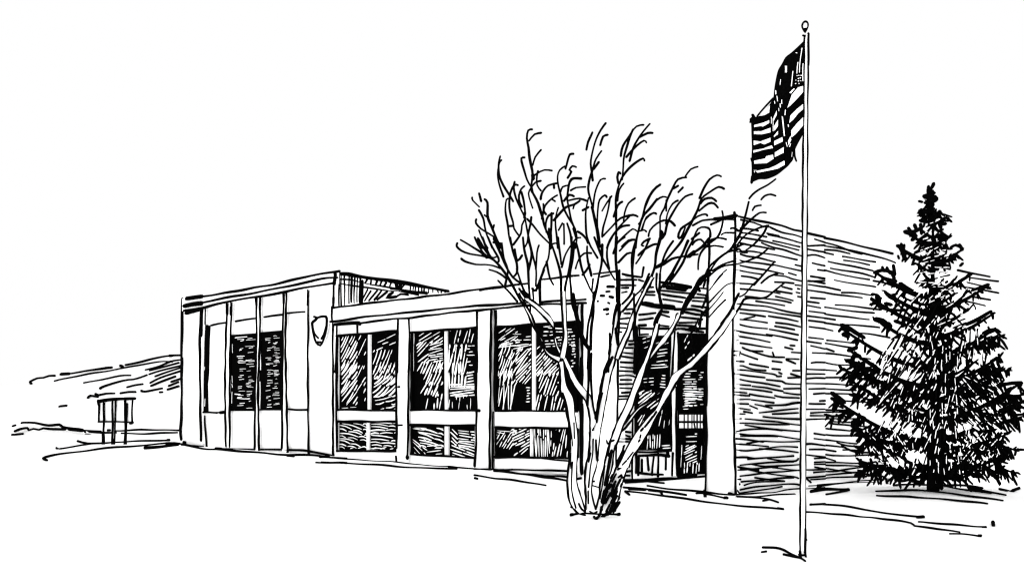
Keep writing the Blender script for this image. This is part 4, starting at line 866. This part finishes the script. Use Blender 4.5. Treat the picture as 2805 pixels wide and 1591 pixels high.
fsl = Depth(lambda a, b: front(a, b) - .3)
for poly, ang, gap, lens in light:           # white slivers painted over the crown as light glints between dark needles
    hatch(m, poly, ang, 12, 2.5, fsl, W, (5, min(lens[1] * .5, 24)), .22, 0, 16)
# tip clumps
m.inks(fS1, '''w10 905 500 960 510 1050 470/w9 935 470 960 510/w8 990 440 1005 480/w12 960 500 1000 540 970 570/w9 1040 435 1050 520/w10 835 625 860 640 890 700 900 740/w8 870 610 880 660/w8 895 620 890 690/w7 840 715 850 740
w9 635 860 700 840 780 860 810 920/w9 700 815 720 850/w8 740 820 770 870/w8 800 800 810 880/w9 710 910 780 930 820 940/w6 610 1050 660 1060 680 1100 670 1170/w6 600 1100 640 1120/w6 600 1140 650 1135/w6 650 1080 690 1090/w8 680 1165 760 1190 900 1200
w9 730 1035 770 1085 860 1120/w7 830 1050 790 1060/w8 730 1135 780 1150/w14 640 1275 700 1290 740 1330/w10 690 1310 760 1360/w8 760 1310 780 1340/w8 815 1290 900 1320/w10 340 1325 400 1350 470 1400 540 1440/w12 360 1410 400 1430/w9 335 1360 400 1380/w10 860 960 920 1000 990 1040/w9 815 965 900 1020 980 1050
w9 1310 640 1350 620 1400 640/w7 1385 615 1410 660/w9 1300 740 1340 700/w8 1330 720 1340 745/w6 1395 800 1415 780/w9 1380 940 1440 910 1490 875/w9 1500 1020 1580 990 1640 970/w7 1590 1040 1560 1010/w9 1420 1330 1560 1270 1665 1205/w6 1660 1220 1700 1220/w9 1600 1400 1650 1370 1700 1365/w7 1640 1345 1660 1390''', Depth(lambda a, b: SY - .2))
m.inks(fS2, '''w11 240 535 290 570 340 610/w10 240 580 330 620/w11 380 180 440 160/w10 360 265 440 285/w9 400 300 450 330/w8 450 830 490 840/w11 440 880 500 880 540 920/w9 1520 40 1590 10/w8 1625 215 1640 280/w8 1560 270 1610 240/w7 1530 420 1590 400/w12 1640 470 1740 450 1810 450/w7 1680 510 1730 490
w11 1640 680 1720 650 1820 605/w8 1780 630 1800 655/w10 1600 890 1700 870/w8 1640 900 1650 935/w7 1600 790 1655 790/w7 1640 600 1550 640 1500 650/w5 420 340 400 380 430 450 480 500/w5 440 400 480 380 470 430/w5 250 580 270 630 330 660/w9 1560 1040 1620 1060 1690 1050/w8 1580 1030 1590 1100/w8 1665 1030 1670 1090''', Depth(lambda a, b: SY - .2))
# leader
m.inks(fS1, '''w9 1155 75 1140 110 1105 150/w8 1110 100 1105 140/w8 1145 140 1100 160 1160 160/w12 1080 185 1130 195 1170 200/w14 1120 205 1150 235 1180 210/w7 1030 232 1055 240/w7 1080 245 1100 250/w9 1105 290 1130 310 1160 295/w9 1030 330 1060 330 1150 320/w8 1045 305 1070 350
w8 1175 340 1120 390 1200 365/w8 1040 400 1100 410 1150 400/w8 1270 375 1220 395/w10 1240 430 1200 440 1260 430/w7 1160 455 1200 500 1240 480/w7 1200 490 1290 550''', Depth(lambda a, b: SY - .03))
m.inks(fS2, 'w7 1720 1050 1730 1075/w7 1765 1015 1760 1050/w6 480 1085 470 1120 490 1130/w6 560 1080 570 1120 600 1175 640 1170/w6 610 1100 620 1150/w6 680 1110 690 1180 720 1180/w7 740 1200 750 1160/w8 790 1200 800 1140 830 1190/w8 860 1150 870 1200 910 1140 910 1200/w6 1270 1110 1275 1230/w6 1310 1100 1310 1220/w6 1345 1100 1345 1200/w6 1390 1100 1390 1175/w6 1430 1100 1435 1175/w6 1475 1100 1470 1165/w6 1510 1100 1515 1150/w6 1545 1080 1545 1140/w5 1170 1160 1280 1160 1540 1150/w6 1170 1150 1170 1260/w7 1200 1150 1205 1240/w7 1235 1150 1240 1260', Depth(lambda a, b: SY - .3))
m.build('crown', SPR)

# ================================================================== CAMERA, SKY, LIGHT
cam = bpy.data.objects.new('camera', bpy.data.cameras.new('camera')); COL.objects.link(cam)
cam.location = EYE; cam.rotation_euler = (math.radians(90), 0, 0)
cam.data.sensor_width = 36; cam.data.lens = 36 * F / 2805; cam.data.shift_x = 0; cam.data.shift_y = (HY - 795.5) / 2805
cam.data.clip_start = .1; cam.data.clip_end = 9000
S.camera = cam
w = bpy.data.worlds.new('World'); S.world = w; w.use_nodes = True
bg = w.node_tree.nodes['Background']; bg.inputs['Color'].default_value = (1, 1, 1, 1); bg.inputs['Strength'].default_value = 2.4
sun = bpy.data.objects.new('sun', bpy.data.lights.new('sun', 'SUN')); COL.objects.link(sun)
sun.data.energy = 1.0; sun.data.angle = math.radians(40); sun.data.color = (1, .99, .98)
sun.location = (0, 0, 30); sun.rotation_euler = Vector((.35, .75, -.75)).to_track_quat('-Z', 'Y').to_euler()
S.view_settings.view_transform = 'Standard'; S.view_settings.look = 'None'; S.view_settings.exposure = 0; S.view_settings.gamma = 1
S.render.film_transparent = False
S.cycles.sample_clamp_direct = 1.0; S.cycles.filter_width = 1.2; S.cycles.max_bounces = 8; S.cycles.diffuse_bounces = 6
